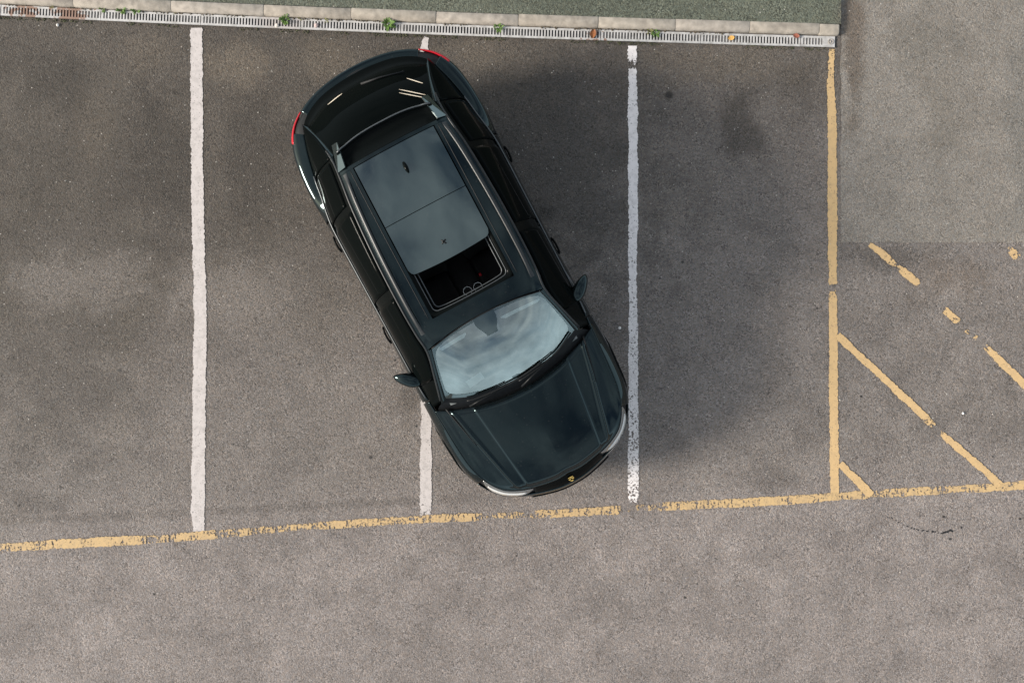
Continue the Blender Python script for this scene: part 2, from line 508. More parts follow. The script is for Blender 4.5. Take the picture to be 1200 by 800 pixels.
for i in range(80):
    px = -240 + (XEND + 240) * i / 79
    rows.append([drain_pt(px, o_, z_) for o_, z_ in ((-DR_W / 2, 0.006), (-DR_W / 2 + .004, -.0 + .005), (-DR_W / 2 + .006, -.04), (0, -.055), (DR_W / 2 - .006, -.04), (DR_W / 2 - .004, .005), (DR_W / 2, .006))])
MBt = MB().grid([[Vector((p.x, p.y, max(p.z, 0.0022) if j in (0, 1, 5, 6) else 0.0022)) for j, p in enumerate(r)] for r in rows])
MBt.build('channel', m_trough, drain)
gw = DR_W - 0.002
grates = list(range(-232, 960, 117))
for a in grates:
    b = min(a + 117, XEND - 2)
    mb = MB()
    jz = random.uniform(-.001, .001)
    def seg(o0, o1, p0, p1, z0=0.004, z1=0.0145):
        n = max(1, int((p1 - p0) / 20))
        for k in range(n):
            q0, q1 = p0 + (p1 - p0) * k / n, p0 + (p1 - p0) * (k + 1) / n
            v = [drain_pt(q, o, z + jz) for z in (z0, z1) for q, o in ((q0, o0), (q1, o0), (q1, o1), (q0, o1))]
            mb.add(v, [(3, 2, 1, 0), (4, 5, 6, 7), (0, 1, 5, 4), (1, 2, 6, 5), (2, 3, 7, 6), (3, 0, 4, 7)])
    p0, p1 = a + .25, b - .25
    seg(-gw / 2, -gw / 2 + .022, p0, p1)
    seg(gw / 2 - .022, gw / 2, p0, p1)
    last = (b == XEND - 2)
    stop = p1 - (14 if last else 0)
    q = p0
    k = 0
    while q < stop:
        wbar = 1.75 if k else 2.6
        seg(-gw / 2 + .0223, gw / 2 - .0223, q, min(q + wbar, stop), z1=0.0135)
        q += 3.55 if k else 4.2
        k += 1
    if last:
        seg(-gw / 2 + .0223, gw / 2 - .0223, stop - .5, p1, z1=0.0135)
    mb.build('grate', m_grate, drain, smooth=False, fix=False)
ring = MB()
c = drain_pt(973, 0.0, 0.017)
ring.tube([c + Vector((math.cos(t) * .028, math.sin(t) * .028, 0)) for t in [i * math.tau / 20 for i in range(21)]], .004, 6, False)
ring.tube([c + Vector((0, 0, -.004)), c + Vector((0, 0, .001))], .014, 12)
ring.build('access_cap', basic('cap_metal', (.3, .27, .24), .6), drain)

# ------------------------------------------------------------------ road markings
m_white = road_paint('white_road_paint', (0.54, 0.50, 0.485), (0.36, 0.335, 0.32))
m_white_lifted = road_paint('lifted_white_road_paint', (0.80, 0.76, 0.75), (0.50, 0.47, 0.46))  # white paint brightened in colour to offset the car's shadow
m_yellow = road_paint('yellow_road_paint', (0.55, 0.385, 0.195), (0.36, 0.27, 0.17), crack=True)
m_yellow2 = road_paint('yellow_hatch_paint', (0.56, 0.39, 0.20), (0.42, 0.30, 0.17))

def ribbon(name, path, mat, label, z=0.004, cat='road marking', group=None):
    """path: (px, py, width px, wear)"""
    pts = []
    for (a, b) in zip(path, path[1:]):
        pa, pb = Vector(W(a[0], a[1])), Vector(W(b[0], b[1]))
        n = max(1, int((pb - pa).length / 0.04))
        for k in range(n):
            t = k / n
            pts.append((pa.lerp(pb, t), (a[2] + (b[2] - a[2]) * t) / PXM / 2, a[3] + (b[3] - a[3]) * t))
    pts.append((Vector(W(path[-1][0], path[-1][1])), path[-1][2] / PXM / 2, path[-1][3]))
    v, f, uv, wear, half = [], [], [], [], []
    s = 0
    for i, (p, h, w) in enumerate(pts):
        d = (pts[min(i + 1, len(pts) - 1)][0] - pts[max(i - 1, 0)][0]).normalized()
        nn = Vector((-d.y, d.x))
        if i: s += (p - pts[i - 1][0]).length
        for k in (-1, 0, 1):
            q = p + nn * k * (h + 0.02)
            v.append((q.x, q.y, z)); uv.append((s, k * (h + 0.02))); wear.append(w); half.append(h)
        if i:
            b0 = i * 3
            f += [(b0 - 3, b0, b0 + 1, b0 - 2), (b0 - 2, b0 + 1, b0 + 2, b0 - 1)]
    o = mesh_obj(name, v, f, mat, smooth=False, uvs=uv)
    for nm, vals in (('wear', wear), ('half', half)):
        at = o.data.attributes.new(nm, 'FLOAT', 'POINT')
        at.data.foreach_set('value', vals)
    bm = bmesh.new(); bm.from_mesh(o.data); bmesh.ops.recalc_face_normals(bm, faces=bm.faces)
    if bm.faces[0].normal.z < 0: bmesh.ops.reverse_faces(bm, faces=bm.faces)
    bm.to_mesh(o.data); bm.free()
    return tag(o, label, cat, group)

ribbon('white_bay_line', [(230, 33, 14, .05), (230.5, 60, 14, .12), (231, 200, 14, .1), (233, 300, 14.5, .15), (235, 380, 15, .16), (233.5, 470, 15, .15), (232.5, 560, 16, .18), (232, 600, 15.5, .22), (233, 622, 13.5, .2)], m_white,
       'whole white bay line on open tarmac, well clear of the car')
ribbon('white_bay_line', [(500, 44, 7, .25), (497.5, 52, 9, .1), (497.5, 70, 11, .1), (498, 300, 11, .15), (500, 470, 12, .12), (499, 540, 13, .18), (499, 585, 14, .2), (498.5, 604, 12, .42)], m_white,
       'white bay line that passes beneath the parked car')
ribbon('white_bay_line', [(741, 54, 10.5, .0), (741, 64, 10.5, .12), (741, 74, 8.5, .55), (741, 79, 9, .66), (741, 83, 9.5, .12), (741.5, 120, 10.5, .25), (742, 200, 11, .2), (742, 255, 11, .22), (741, 290, 10.5, .3), (741.5, 340, 9, .3), (742, 350, 8, .32), (742, 365, 10.5, .33), (742, 470, 11.5, .34), (742.5, 530, 12, .40), (742, 550, 12.5, .42), (742, 580, 13, .44), (741.5, 588, 9, .5)], m_white_lifted,
       'worn speckled white bay line in the car\'s shadow beside its headlight')
ribbon('yellow_boundary_line', [(-180, 652, 11, 0.36), (0, 642, 10, 0.45), (40, 639, 10, 0.43), (80, 636.5, 11, 0.36), (165, 632.5, 11, 0.36), (172, 632, 9, 0.55), (200, 630.5, 9, 0.47), (215, 628.5, 10, 0.38), (250, 626, 10, 0.38), (256, 625.5, 9, 0.54), (290, 622.5, 9, 0.47), (330, 619, 8, 0.52), (345, 618, 8, 0.48), (375, 615.5, 8, 0.49), (390, 614.5, 9, 0.38), (440, 611.5, 9, 0.43), (460, 610, 8, 0.49), (500, 607.5, 9, 0.38), (555, 605.5, 9, 0.41), (566, 605, 7, 0.64), (590, 604, 7, 0.48), (615, 603, 7, 0.57), (632, 602, 9, 0.45), (680, 600, 10, 0.42), (722, 597.5, 10, 0.41), (732, 596.5, 8, 0.67), (765, 594, 8, 0.52), (800, 592, 10, 0.40), (860, 589.5, 10, 0.40), (920, 586, 10, 0.38), (970, 582, 10, 0.42), (1020, 578.5, 9, 0.45), (1045, 577, 9, 0.49), (1080, 575, 10, 0.38), (1110, 573.5, 8, 0.49), (1150, 571.5, 9, 0.42), (1200, 568, 10.5, 0.36), (1400, 556, 11, 0.38)], m_yellow,
       'long broken yellow line dividing the bays from the drive lane', z=0.0052)
ribbon('yellow_edge_line', [(975, 58, 6, .3), (974, 75, 6.5, .3), (973.5, 100, 8.5, .25), (975, 140, 10, .15), (975.5, 250, 11, .18), (975.5, 310, 10, .22), (975.5, 331, 9, .3), (976.5, 336, 5, .72), (976, 342, 6, .5), (976, 350, 9.5, .2), (976.5, 420, 10, .1), (977, 500, 10.5, .12), (978, 560, 10, .05), (978.5, 586, 11, .05)], m_yellow2,
       'straight yellow line between the end bay and the hatched area', z=0.0042)
ribbon('yellow_hatch_line', [(981, 393, 8.5, .05), (1030, 438, 8.5, .12), (1080, 485, 9, .15), (1086, 491, 8.5, .5), (1091, 496, 8, .4), (1098, 503, 5, .95), (1104, 509, 6, .45), (1110, 514, 8, .15), (1150, 548, 8, .1), (1172, 569, 10, .08)], m_yellow2,
       'yellow hatch stripe joining the edge line to the boundary line', z=0.0064)
ribbon('yellow_hatch_line', [(984, 543, 8, .05), (1003, 562, 8.5, .08), (1021, 580, 9.5, .06)], m_yellow2,
       'short yellow hatch stripe closing a tiny triangle with two lines', z=0.0064)
ribbon('yellow_hatch_line', [(1019, 286, 6, .2), (1030, 294, 8, .25), (1045, 307, 8, .32), (1050, 311, 5, .6), (1058, 318, 9, .2), (1074, 331, 8, .3), (1079, 335, 4, .98), (1104, 360, 4, .98), (1108, 364, 7, .25), (1122, 377, 8, .4), (1126, 381, 4, .8), (1133, 388, 5, .5), (1138, 392, 4, .85), (1144, 396, 6, .5), (1149, 400, 4, .95), (1156, 408, 6, .35), (1164, 415, 8.5, .1), (1200, 450, 9, .08), (1290, 535, 9, .15)], m_yellow2,
       'mostly worn-away yellow hatch stripe below the repaired tarmac', z=0.0056)
ribbon('yellow_hatch_line', [(1181, 290, 5, .6), (1186, 296, 10, .35), (1192, 301, 9, .45), (1196, 305, 5, .97), (1400, 490, 9, .9)], m_yellow2,
       'last yellow fleck of a hatch stripe at the repair edge', z=0.0056)

# ------------------------------------------------------------------ car materials
def paint_mat(name, base, ior=1.46, tint=(0.68, 0.95, 1.0)):
    m, n, l, b = new_mat(name)
    b.inputs['Base Color'].default_value = (*base, 1)
    b.inputs['IOR'].default_value = ior
    b.inputs['Specular Tint'].default_value = (*tint, 1)
    tc = n.new('ShaderNodeTexCoord')
    # faint dust film and dried water spots
    nz = nnoise(n, l, tc.outputs['Object'], 3.0, 6, .65)
    l.new(nrange(n, l, nz, .35, .8, 0.02, 0.055), b.inputs['Roughness'])
    vo = n.new('ShaderNodeTexVoronoi'); vo.inputs['Scale'].default_value = 30.0
    l.new(tc.outputs['Object'], vo.inputs['Vector'])
    sc = n.new('ShaderNodeSeparateColor'); l.new(vo.outputs['Color'], sc.inputs[0])
    spot = nmath(n, l, 'MULTIPLY', nrange(n, l, sc.outputs[0], .80, .86), nrange(n, l, vo.outputs['Distance'], .14, .26, 1.0, 0.0))
    dust = nmath(n, l, 'ADD', nmath(n, l, 'MULTIPLY', spot, .03), nrange(n, l, nnoise(n, l, tc.outputs['Object'], 1.6, 6, .7), .42, .75, 0.0, .014))
    l.new(nmix(n, l, dust, base, (0.30, 0.28, 0.25)), b.inputs['Base Color'])
    return m
m_paint = paint_mat('black_metallic_paint', (0.003, 0.005, 0.006))
m_gloss = basic('gloss_black_trim', (0.003, 0.004, 0.004), 0.22, spec=.5, ior=1.12)
m_rubber = basic('black_rubber', (0.006, 0.007, 0.008), 0.6, spec=.3)
m_plastic = basic('satin_black_plastic', (0.005, 0.006, 0.007), 0.5, spec=.25, ior=1.4, var=.2)
m_roofglass = paint_mat('tinted_roof_glass', (0.004, 0.008, 0.009), 2.15, (0.80, 0.98, 1.0))
m_chrome = basic('chrome', (0.65, 0.65, 0.66), 0.12, metal=1.0)
m_satin = basic('satin_trim', (0.10, 0.11, 0.115), 0.42, metal=.6)
m_rail = basic('rail_trim', (0.020, 0.023, 0.025), 0.42, metal=.2)
m_red = basic('red_lamp_lens', (0.42, 0.008, 0.018), 0.15, spec=.4, coat=.3)
m_lamp = basic('headlight_lens', (0.22, 0.23, 0.23), 0.12, metal=.6, spec=.6, coat=1.0)
m_drl = basic('lamp_guide', (0.72, 0.72, 0.70), 0.25, metal=.3, coat=1.0)
m_tyre = basic('tyre_rubber', (0.018, 0.018, 0.018), 0.85, var=.2, vscale=40)
m_rim = basic('dark_alloy', (0.10, 0.10, 0.105), 0.35, metal=.9)
m_int = basic('black_leather', (0.011, 0.010, 0.010), 0.6, spec=.3, var=.25, vscale=30, bump=.2)
m_dash = basic('dashboard_skin', (0.15, 0.165, 0.165), 0.6, spec=.3, var=.15, vscale=40)
m_visor = basic('visor_fabric', (0.80, 0.80, 0.79), 0.9)
m_grey = basic('grey_plastic', (0.20, 0.19, 0.20), 0.6)
m_gold = basic('gold_emblem', (0.75, 0.47, 0.13), 0.3, metal=.8)
m_paper = basic('paper', (0.72, 0.72, 0.70), 0.8)

def glass_mat(name, refl, tint, rough=0.0):
    m = bpy.data.materials.new(name); m.use_nodes = True
    n, l = m.node_tree.nodes, m.node_tree.links
    n.clear()
    out = n.new('ShaderNodeOutputMaterial')
    tr = n.new('ShaderNodeBsdfTransparent'); tr.inputs[0].default_value = (*tint, 1)
    gl = n.new('ShaderNodeBsdfGlossy'); gl.inputs['Roughness'].default_value = rough
    gl.inputs['Color'].default_value = (0.88, 1.0, 0.99, 1)
    fr = n.new('ShaderNodeFresnel'); fr.inputs['IOR'].default_value = 1.5
    tc = n.new('ShaderNodeTexCoord')
    nz = nnoise(n, l, tc.outputs['Object'], 2.5, 4)
    f = nmath(n, l, 'ADD', nmath(n, l, 'MULTIPLY', fr.outputs[0], 1.6), nmath(n, l, 'MULTIPLY', nz, refl * 2), clamp=True)
    mx = n.new('ShaderNodeMixShader')
    l.new(f, mx.inputs[0]); l.new(tr.outputs[0], mx.inputs[1]); l.new(gl.outputs[0], mx.inputs[2])
    l.new(mx.outputs[0], out.inputs['Surface'])
    return m
m_wind = glass_mat('coated_windscreen_glass', 0.22, (0.86, 0.97, 0.96))
m_side = basic('privacy_glass', (0.002, 0.003, 0.003), 0.03, spec=.5, ior=1.09)
m_rearglass = basic('dark_rear_glass', (0.002, 0.003, 0.003), 0.03, spec=.5, ior=1.09)

# ------------------------------------------------------------------ car
CAR_YAW = R(-62.0)
f2 = Vector((math.cos(CAR_YAW), math.sin(CAR_YAW))); l2 = Vector((-f2.y, f2.x))
car_xy = f2 * -0.75 + l2 * -0.12
car = empty('parked_car', (car_xy.x, car_xy.y, 0.0), CAR_YAW)
tag(car, 'glossy black fastback SUV parked askew across a bay line with its sunroof open', 'car')

def local_at(px, py, h):
    """photograph pixel at height h -> car coordinates"""
    x, y = W(px, py, h)
    d = Vector((x - car_xy.x, y - car_xy.y))
    return Vector((d.dot(f2), d.dot(l2), h))

# plan of the widest line, rear centre -> front centre (left half)
PLAN = [(-2.335, 0), (-2.325, .2), (-2.285, .42), (-2.205, .62), (-2.085, .79), (-1.92, .89), (-1.7, .94), (-1.4, .962), (-1.0, .958), (-.5, .948),
        (0, .945), (.5, .95), (.9, .957), (1.2, .962), (1.45, .955), (1.68, .93), (1.87, .87), (2.02, .785), (2.13, .685), (2.22, .53), (2.285, .35), (2.33, .16), (2.34, 0)]
# sections (z, inset) from sill to top edge, at plan indices
SEC = {
    0: [(.28, .14), (.38, .04), (.55, .0), (.72, .02), (.90, .03), (1.035, .0), (1.052, .080)],
    3: [(.28, .14), (.38, .04), (.55, .0), (.72, .02), (.88, .02), (1.02, .0), (1.045, .082)],
    5: [(.30, .12), (.38, .04), (.53, .0), (.70, .0), (.87, .0), (1.012, .012), (1.055, .15)],
    7: [(.30, .08), (.38, .03), (.52, .0), (.70, -.005), (.86, .0), (1.003, .015), (1.045, .118)],
    8: [(.22, .10), (.30, .04), (.48, .0), (.66, .018), (.82, .0), (.94, .02), (1.045, .062)],
    11: [(.22, .10), (.30, .04), (.48, .0), (.66, .018), (.81, .0), (.92, .02), (1.015, .062)],
    13: [(.30, .08), (.38, .03), (.50, .0), (.66, .0), (.78, .0), (.88, .035), (.945, .10)],
    15: [(.30, .10), (.38, .03), (.48, .0), (.62, .0), (.74, .004), (.83, .04), (.885, .105)],
    17: [(.26, .12), (.34, .04), (.44, .0), (.56, .0), (.66, .008), (.755, .05), (.835, .10)],
    19: [(.24, .12), (.32, .04), (.42, .0), (.54, .0), (.64, .018), (.735, .06), (.83, .12)],
    22: [(.22, .14), (.30, .04), (.42, .0), (.54, .002), (.66, .02), (.755, .07), (.845, .165)],
}
NP = len(PLAN)
def cr(p0, p1, p2, p3, t):
    return 0.5 * ((2 * p1) + (p2 - p0) * t + (2 * p0 - 5 * p1 + 4 * p2 - p3) * t * t + (3 * p1 - p0 - 3 * p2 + p3) * t ** 3)
def plan_pt(s):
    s = max(0.0, min(NP - 1.0, s))
    i = min(int(s), NP - 2); t = s - i
    def P(k):
        if k < 0: return Vector((PLAN[-k][0], -PLAN[-k][1]))
        if k >= NP: return Vector((PLAN[2 * NP - 2 - k][0], -PLAN[2 * NP - 2 - k][1]))
        return Vector(PLAN[k])
    return cr(P(i - 1), P(i), P(i + 1), P(i + 2), t)
def plan_n(s):
    d = plan_pt(min(s + .02, NP - 1)) - plan_pt(max(s - .02, 0))
    if s < .02 or s > NP - 1.02: d = Vector((0, d.y)) if abs(d.y) > 0 else d
    d.normalize()
    return Vector((-d.y, d.x)) * 1.0
SK = sorted(SEC)
def S(s, t, off=0.0):
    """outer skin: s along the plan 0..NP-1, t 0..1 sill to top edge"""
    q = t * 6
    j = min(int(q), 5); ft = q - j
    def lev(j):
        j = max(0, min(6, j))
        return (interp([(k, SEC[k][j][0]) for k in SK], s), interp([(k, SEC[k][j][1]) for k in SK], s))
    a, b, c, d = lev(j - 1), lev(j), lev(j + 1), lev(j + 2)
    z = cr(a[0], b[0], c[0], d[0], ft); ins = cr(a[1], b[1], c[1], d[1], ft)
    p = plan_pt(s); n = plan_n(s)
    q = p - n * (ins + off)
    return Vector((q.x, q.y, z))
def s_at_x(x, lo=3.0, hi=19.0):
    for _ in range(40):
        m = (lo + hi) / 2
        if S(m, 1.0).x < x: lo = m
        else: hi = m
    return lo
def mir(p, side):
    return Vector((p[0], p[1] * side, p[2]))
# outward check
if plan_n(10).y < 0:
    _pn = plan_n
    plan_n = lambda s: -_pn(s)

WHEELS = [(1.40, .80), (-1.41, .80)]
WR, AR = 0.365, 0.43
def panel(name, s0, s1, t0, t1, side, mat, parent=car, ns=24, nt=16, arch=False, off=0.0, thick=True, both=False, taper=0.0):
    mb = MB()
    def T0(i):
        e = min(1.0, min(i, ns - i) / (ns * taper)) if taper else 1.0
        if not taper: return t0
        return t1 - (t1 - t0) * (.12 + .88 * math.sin(e * math.pi / 2))
    for sd in ((1, -1) if both else (side,)):
        rows = [[mir(S(s0 + (s1 - s0) * i / ns, T0(i) + (t1 - T0(i)) * j / nt, off), sd) for j in range(nt + 1)] for i in range(ns + 1)]
        m2 = MB().grid(rows)
        if arch:
            keep = []
            for q in m2.f:
                cx = sum(m2.v[i][0] for i in q) / 4; cz = sum(m2.v[i][2] for i in q) / 4
                if all((cx - wx) ** 2 + (cz - WR) ** 2 > AR * AR for wx, _ in WHEELS): keep.append(q)
            m2.f = keep
        mb.add(m2.v, m2.f)
    o = mb.build(name, mat, parent, fix=False)
    bm = bmesh.new(); bm.from_mesh(o.data)
    bmesh.ops.remove_doubles(bm, verts=bm.verts, dist=1e-5)
    loose = [v for v in bm.verts if not v.link_faces]
    bmesh.ops.delete(bm, geom=loose, context='VERTS')
    bmesh.ops.recalc_face_normals(bm, faces=bm.faces)
    s_ = sum(f.normal.x * f.calc_center_median().x * .2 + f.normal.y * f.calc_center_median().y + f.normal.z * .2 for f in bm.faces)
    if s_ < 0: bmesh.ops.reverse_faces(bm, faces=bm.faces)
    bm.to_mesh(o.data); bm.free()
    if thick:
        md = o.modifiers.new('thickness', 'SOLIDIFY'); md.thickness = 0.012; md.offset = -1
    return o

G = 0.025     # half a shut-line in plan parameter
sx = lambda x: s_at_x(x)
s_tail, s_rq, s_b, s_f, s_w = 5.0, sx(-1.12), sx(-.14), sx(.88), 16.6
# inner shell that shows dark in the shut-lines
panel('inner_shell', 0, NP - 1, 0.02, .985, 1, m_rubber, ns=140, nt=14, off=.022, thick=False, both=True, arch=True)
panel('rear_bumper', 0, 4.6, 0.0, .62, 1, m_paint, ns=40, nt=16, both=True)
panel('tailgate', 0, 3.15, .635, 1.0, 1, m_paint, ns=36, nt=16, both=True)
panel('front_bumper', 18.35, NP - 1, 0.0, .80, 1, m_paint, ns=40, nt=18, both=True)
for sd in (1, -1):
    panel('rear_quarter', 4.62, s_rq - G, 0.0, .63, sd, m_paint, ns=60, nt=24, arch=True)
    panel('rear_quarter', 4.30, s_rq - G, .63, 1.0, sd, m_paint, ns=44, nt=12, arch=True)
    d1 = panel('rear_door', s_rq + G, s_b - G, 0.08, 1.0, sd, m_paint, arch=True, ns=40, nt=24)
    d2 = panel('front_door', s_b + G, s_f - G, 0.08, 1.0, sd, m_paint, ns=40, nt=24, arch=True)
    panel('sill', s_rq, s_f, 0.0, .075, sd, m_plastic, nt=4)
    panel('front_fender', s_f + G, 15.95, 0.0, 1.0, sd, m_paint, ns=64, nt=30, arch=True)
    panel('front_fender', 15.97, 18.33, 0.0, .70, sd, m_paint, ns=36, nt=20, arch=True)
    # lamps wrap the corners
    tl = panel('tail_light', 3.17, 4.85, .70, .865, sd, m_red, ns=20, nt=6, off=-.004, taper=.4)
    tag(tl, 'red tail light wrapping the rear corner')
    hl = panel('headlight', 16.02, 19.6, .715, .975, sd, m_lamp, ns=30, nt=8, off=.0, taper=.35)
    panel('daytime_light', 16.5, 19.2, .79, .89, sd, m_drl, hl, ns=20, nt=3, off=-.005, taper=.2)
    panel('lamp_bezel', 16.02, 19.6, .96, 1.0, sd, m_gloss, hl, ns=24, nt=3, off=.002)
    # handles
    for dd, hs in ((d1, sx(-1.0)), (d2, sx(.02))):
        p = S(hs, .72); n = plan_n(hs)
        pts = []
        for i in range(9):
            a = i / 8
            q = S(hs + .36 * a, .72)
            bul = .016 * math.sin(math.pi * min(1, max(0, a))) ** .5
            pts.append(mir((q.x, q.y + bul, q.z), sd))
        MB().tube(pts, .011, 8).build('door_handle', m_gloss, dd)
    # arch lips
    for wx, wy in WHEELS:
        pts = []
        for i in range(25):
            a = math.pi * (-.02 + 1.04 * i / 24)
            x = wx + AR * math.cos(a); z = WR + AR * math.sin(a)
            lo, hi = 3.0, 19.5
            for _ in range(30):
                m_ = (lo + hi) / 2
                if plan_pt(m_).x < x: lo = m_
                else: hi = m_
            tlo, thi = 0.0, 1.0
            for _ in range(24):
                tm = (tlo + thi) / 2
                if S(lo, tm).z < z: tlo = tm
                else: thi = tm
            q = S(lo, tlo)
            pts.append(mir((x, q.y - .004, z), sd))
        MB().tube(pts, .017, 8).build('arch_lip', m_gloss, car)
        # wheel
        wy = .80 * sd
        tyre = MB()
        prof = [(.235, -.10), (.30, -.125), (.345, -.118), (.362, -.09), (.365, -.04), (.365, .04), (.362, .09), (.345, .118), (.30, .125), (.235, .10)]
        rows = [[(wx + r_ * math.cos(a), wy + w_, WR + r_ * math.sin(a)) for r_, w_ in prof] for a in [k * math.tau / 40 for k in range(41)]]
        tyre.grid(rows)
        wheel = tyre.build('wheel', m_tyre, car)
        rim = MB()
        rows = [[(wx + r_ * math.cos(a), wy + w_ * sd, WR + r_ * math.sin(a)) for r_, w_ in ((.24, .10), (.225, .095), (.215, .03), (.10, .02), (.03, .02))] for a in [k * math.tau / 40 for k in range(41)]]
        rim.grid(rows)
        rm = rim.build('rim', m_rim, wheel)
        for k in range(10):
            a = k * math.tau / 10
            sp = MB().tube([(wx + .04 * math.cos(a), wy + .085 * sd, WR + .04 * math.sin(a)), (wx + .222 * math.cos(a), wy + .098 * sd, WR + .222 * math.sin(a))], [.022, .014], 6)
            sp.build('spoke', m_rim, wheel)
        wwell = MB()
        rows = [[(wx + AR * .98 * math.cos(a), y_ * sd, WR + AR * .98 * math.sin(a)) for y_ in (.935, .80, .60)] for a in [math.pi * (-.05 + 1.1 * k / 24) for k in range(25)]]
        wwell.grid(rows)
        wwell.build('wheel_well', m_rubber, car)

floor = MB().box((0, 0, .27), (4.2, 1.62, .08), bev=.02)
floor.build('underbody', m_plastic, car, smooth=False)

# Coons patch between four boundary functions of 0..1
def coons(bot, top, left, right, nu, nv, bulge=None):
    rows = []
    for i in range(nu + 1):
        u = i / nu
        r = []
        for j in range(nv + 1):
            v = j / nv
            p = (1 - v) * bot(u) + v * top(u) + (1 - u) * left(v) + u * right(v) - ((1 - u) * (1 - v) * bot(0) + u * (1 - v) * bot(1) + (1 - u) * v * top(0) + u * v * top(1))
            if bulge: p = bulge(p, u, v)
            r.append(p)
        rows.append(r)
    return rows
def curve3(pts):
    pts = [Vector(p) for p in pts]
    def f(t):
        q = t * (len(pts) - 1); i = min(int(q), len(pts) - 2); k = q - i
        a = pts[i - 1] if i > 0 else pts[0] * 2 - pts[1]
        d = pts[i + 2] if i + 2 < len(pts) else pts[-1] * 2 - pts[-2]
        return cr(a, pts[i], pts[i + 1], d, k)
    return f

# --- bonnet (clamshell): front edge runs along the lamps and nose
s_hr = sx(1.0); s_hc = 16.0
def T_edge(s, sd):
    p = S(s, 1.0); n = plan_n(s)
    return mir((p.x - n.x * .006, p.y - n.y * .006, p.z + .002), sd)
h_left = lambda v: T_edge(s_hr + (s_hc - s_hr) * v, -1)
h_right = lambda v: T_edge(s_hr + (s_hc - s_hr) * v, 1)
def h_front(u):
    k = abs(2 * u - 1); sd = -1 if u < .5 else 1
    return T_edge(NP - 1 - (NP - 1 - s_hc) * k, sd)
hb0, hb1 = h_left(0), h_right(0)
h_back = lambda u: Vector((hb0.x + .20 * (1 - (2 * u - 1) ** 2), hb0.y + (hb1.y - hb0.y) * u, hb0.z + .045 * (1 - abs(2 * u - 1) ** 2.2)))
def yr(x): return lin([(.95, .745), (1.37, .66), (1.93, .535), (2.3, .44)], x)
def yi(x): return lin([(1.0, .535), (1.25, .505), (2.0, .42), (2.3, .38)], x)
def hood_bulge(p, u, v):
    ay = abs(p.y)
    e = min(1, 9 * min(u, 1 - u)) * min(1, 7 * (1 - v) + .0) 
    d = .040 * math.sin(math.pi * min(1, v * .72 + .10)) * (1 - (ay / .9) ** 2)
    r_, i_ = yr(p.x), yi(p.x)
    ridge = .018 * math.exp(-((ay - r_) / .017) ** 2) + .016 * sstep(r_ + .16, r_, ay)
    dome = .015 * sstep(i_ + .014, i_ - .014, ay) - .004
    k = sstep(0, .10, 1 - v) * sstep(0, .04, v) * sstep(0, .06, min(u, 1 - u))
    return Vector((p.x, p.y, p.z + (d + ridge + dome) * k))
rows = coons(h_back, h_front, h_left, h_right, 220, 70, hood_bulge)
hood = MB().grid(rows).build('bonnet', m_paint, car)
if sum(p.normal.z for p in hood.data.polygons) < 0: hood.data.flip_normals()
md = hood.modifiers.new('thickness', 'SOLIDIFY'); md.thickness = .012; md.offset = -1
flat = [p for r_ in rows for p in r_]
for sd in (1, -1):
    pts, rad = [], []
    for i in range(15):
        t = i / 14
        x = 1.03 + .46 * t
        y = (yr(x) + .030) * sd
        q = min(flat, key=lambda p: (p.x - x) ** 2 + (p.y - y) ** 2)
        pts.append(Vector((x, y, q.z + .001))); rad.append(.009 * (1 - .75 * t) + .001)
    MB().tube(pts, rad, 6).build('shut_line', m_rubber, hood)
# nose panel between bonnet and grille, and grille slats
panel('nose_panel', 19.7, NP - 1, .81, .985, 1, m_gloss, ns=24, nt=8, off=.004, both=True)
gr = panel('grille', 19.4, NP - 1, .22, .62, 1, m_plastic, ns=24, nt=10, off=-.003, both=True)
for k in range(5):
    t = .27 + .075 * k
    pts = [mir(S(NP - 1 - (NP - 1 - 19.5) * abs(a), t, -.008), 1 if a > 0 else -1) for a in [-1 + 2 * i / 24 for i in range(25)]]
    MB().tube(pts, .008, 6).build('slat', m_gloss, gr)
# shield badge on the nose
bp_ = local_at(673, 563, .80)
bc = S(NP - 1, .90)
badge = MB()
sh = [(a_ * .85, b_ * .85) for a_, b_ in ((-.032, .036), (.0, .040), (.032, .036), (.033, .0), (.022, -.026), (0, -.042), (-.022, -.026), (-.033, 0))]
for z0, z1 in ((0, .008),):
    base = Vector((bc.x + .012, 0, bc.z + .006))
    v = [base + Vector((-y * .80, x, y * .55 + zz)) for zz in (0, .006) for x, y in sh]
    n8 = len(sh)
    badge.add(v, [tuple(range(n8, 2 * n8)), tuple(reversed(range(n8)))] + [(i, (i + 1) % n8, n8 + (i + 1) % n8, n8 + i) for i in range(n8)])
bo = badge.build('emblem', m_gold, car, smooth=False)
for (x, y, w_, h_) in ((-.016, .018, .024, .012), (.016, .018, .024, .006), (.016, -.012, .02, .01), (-.016, -.012, .02, .006)):
    q = base + Vector((-y * .80 , x, y * .55 + .0075))
    MB().box(q, (h_, w_, .003)).build('emblem_field', m_gloss, bo, smooth=False)
q = base + Vector((0, 0, .0085))
MB().box(q, (.022, .016, .003)).build('emblem_centre', m_gloss, bo, smooth=False)

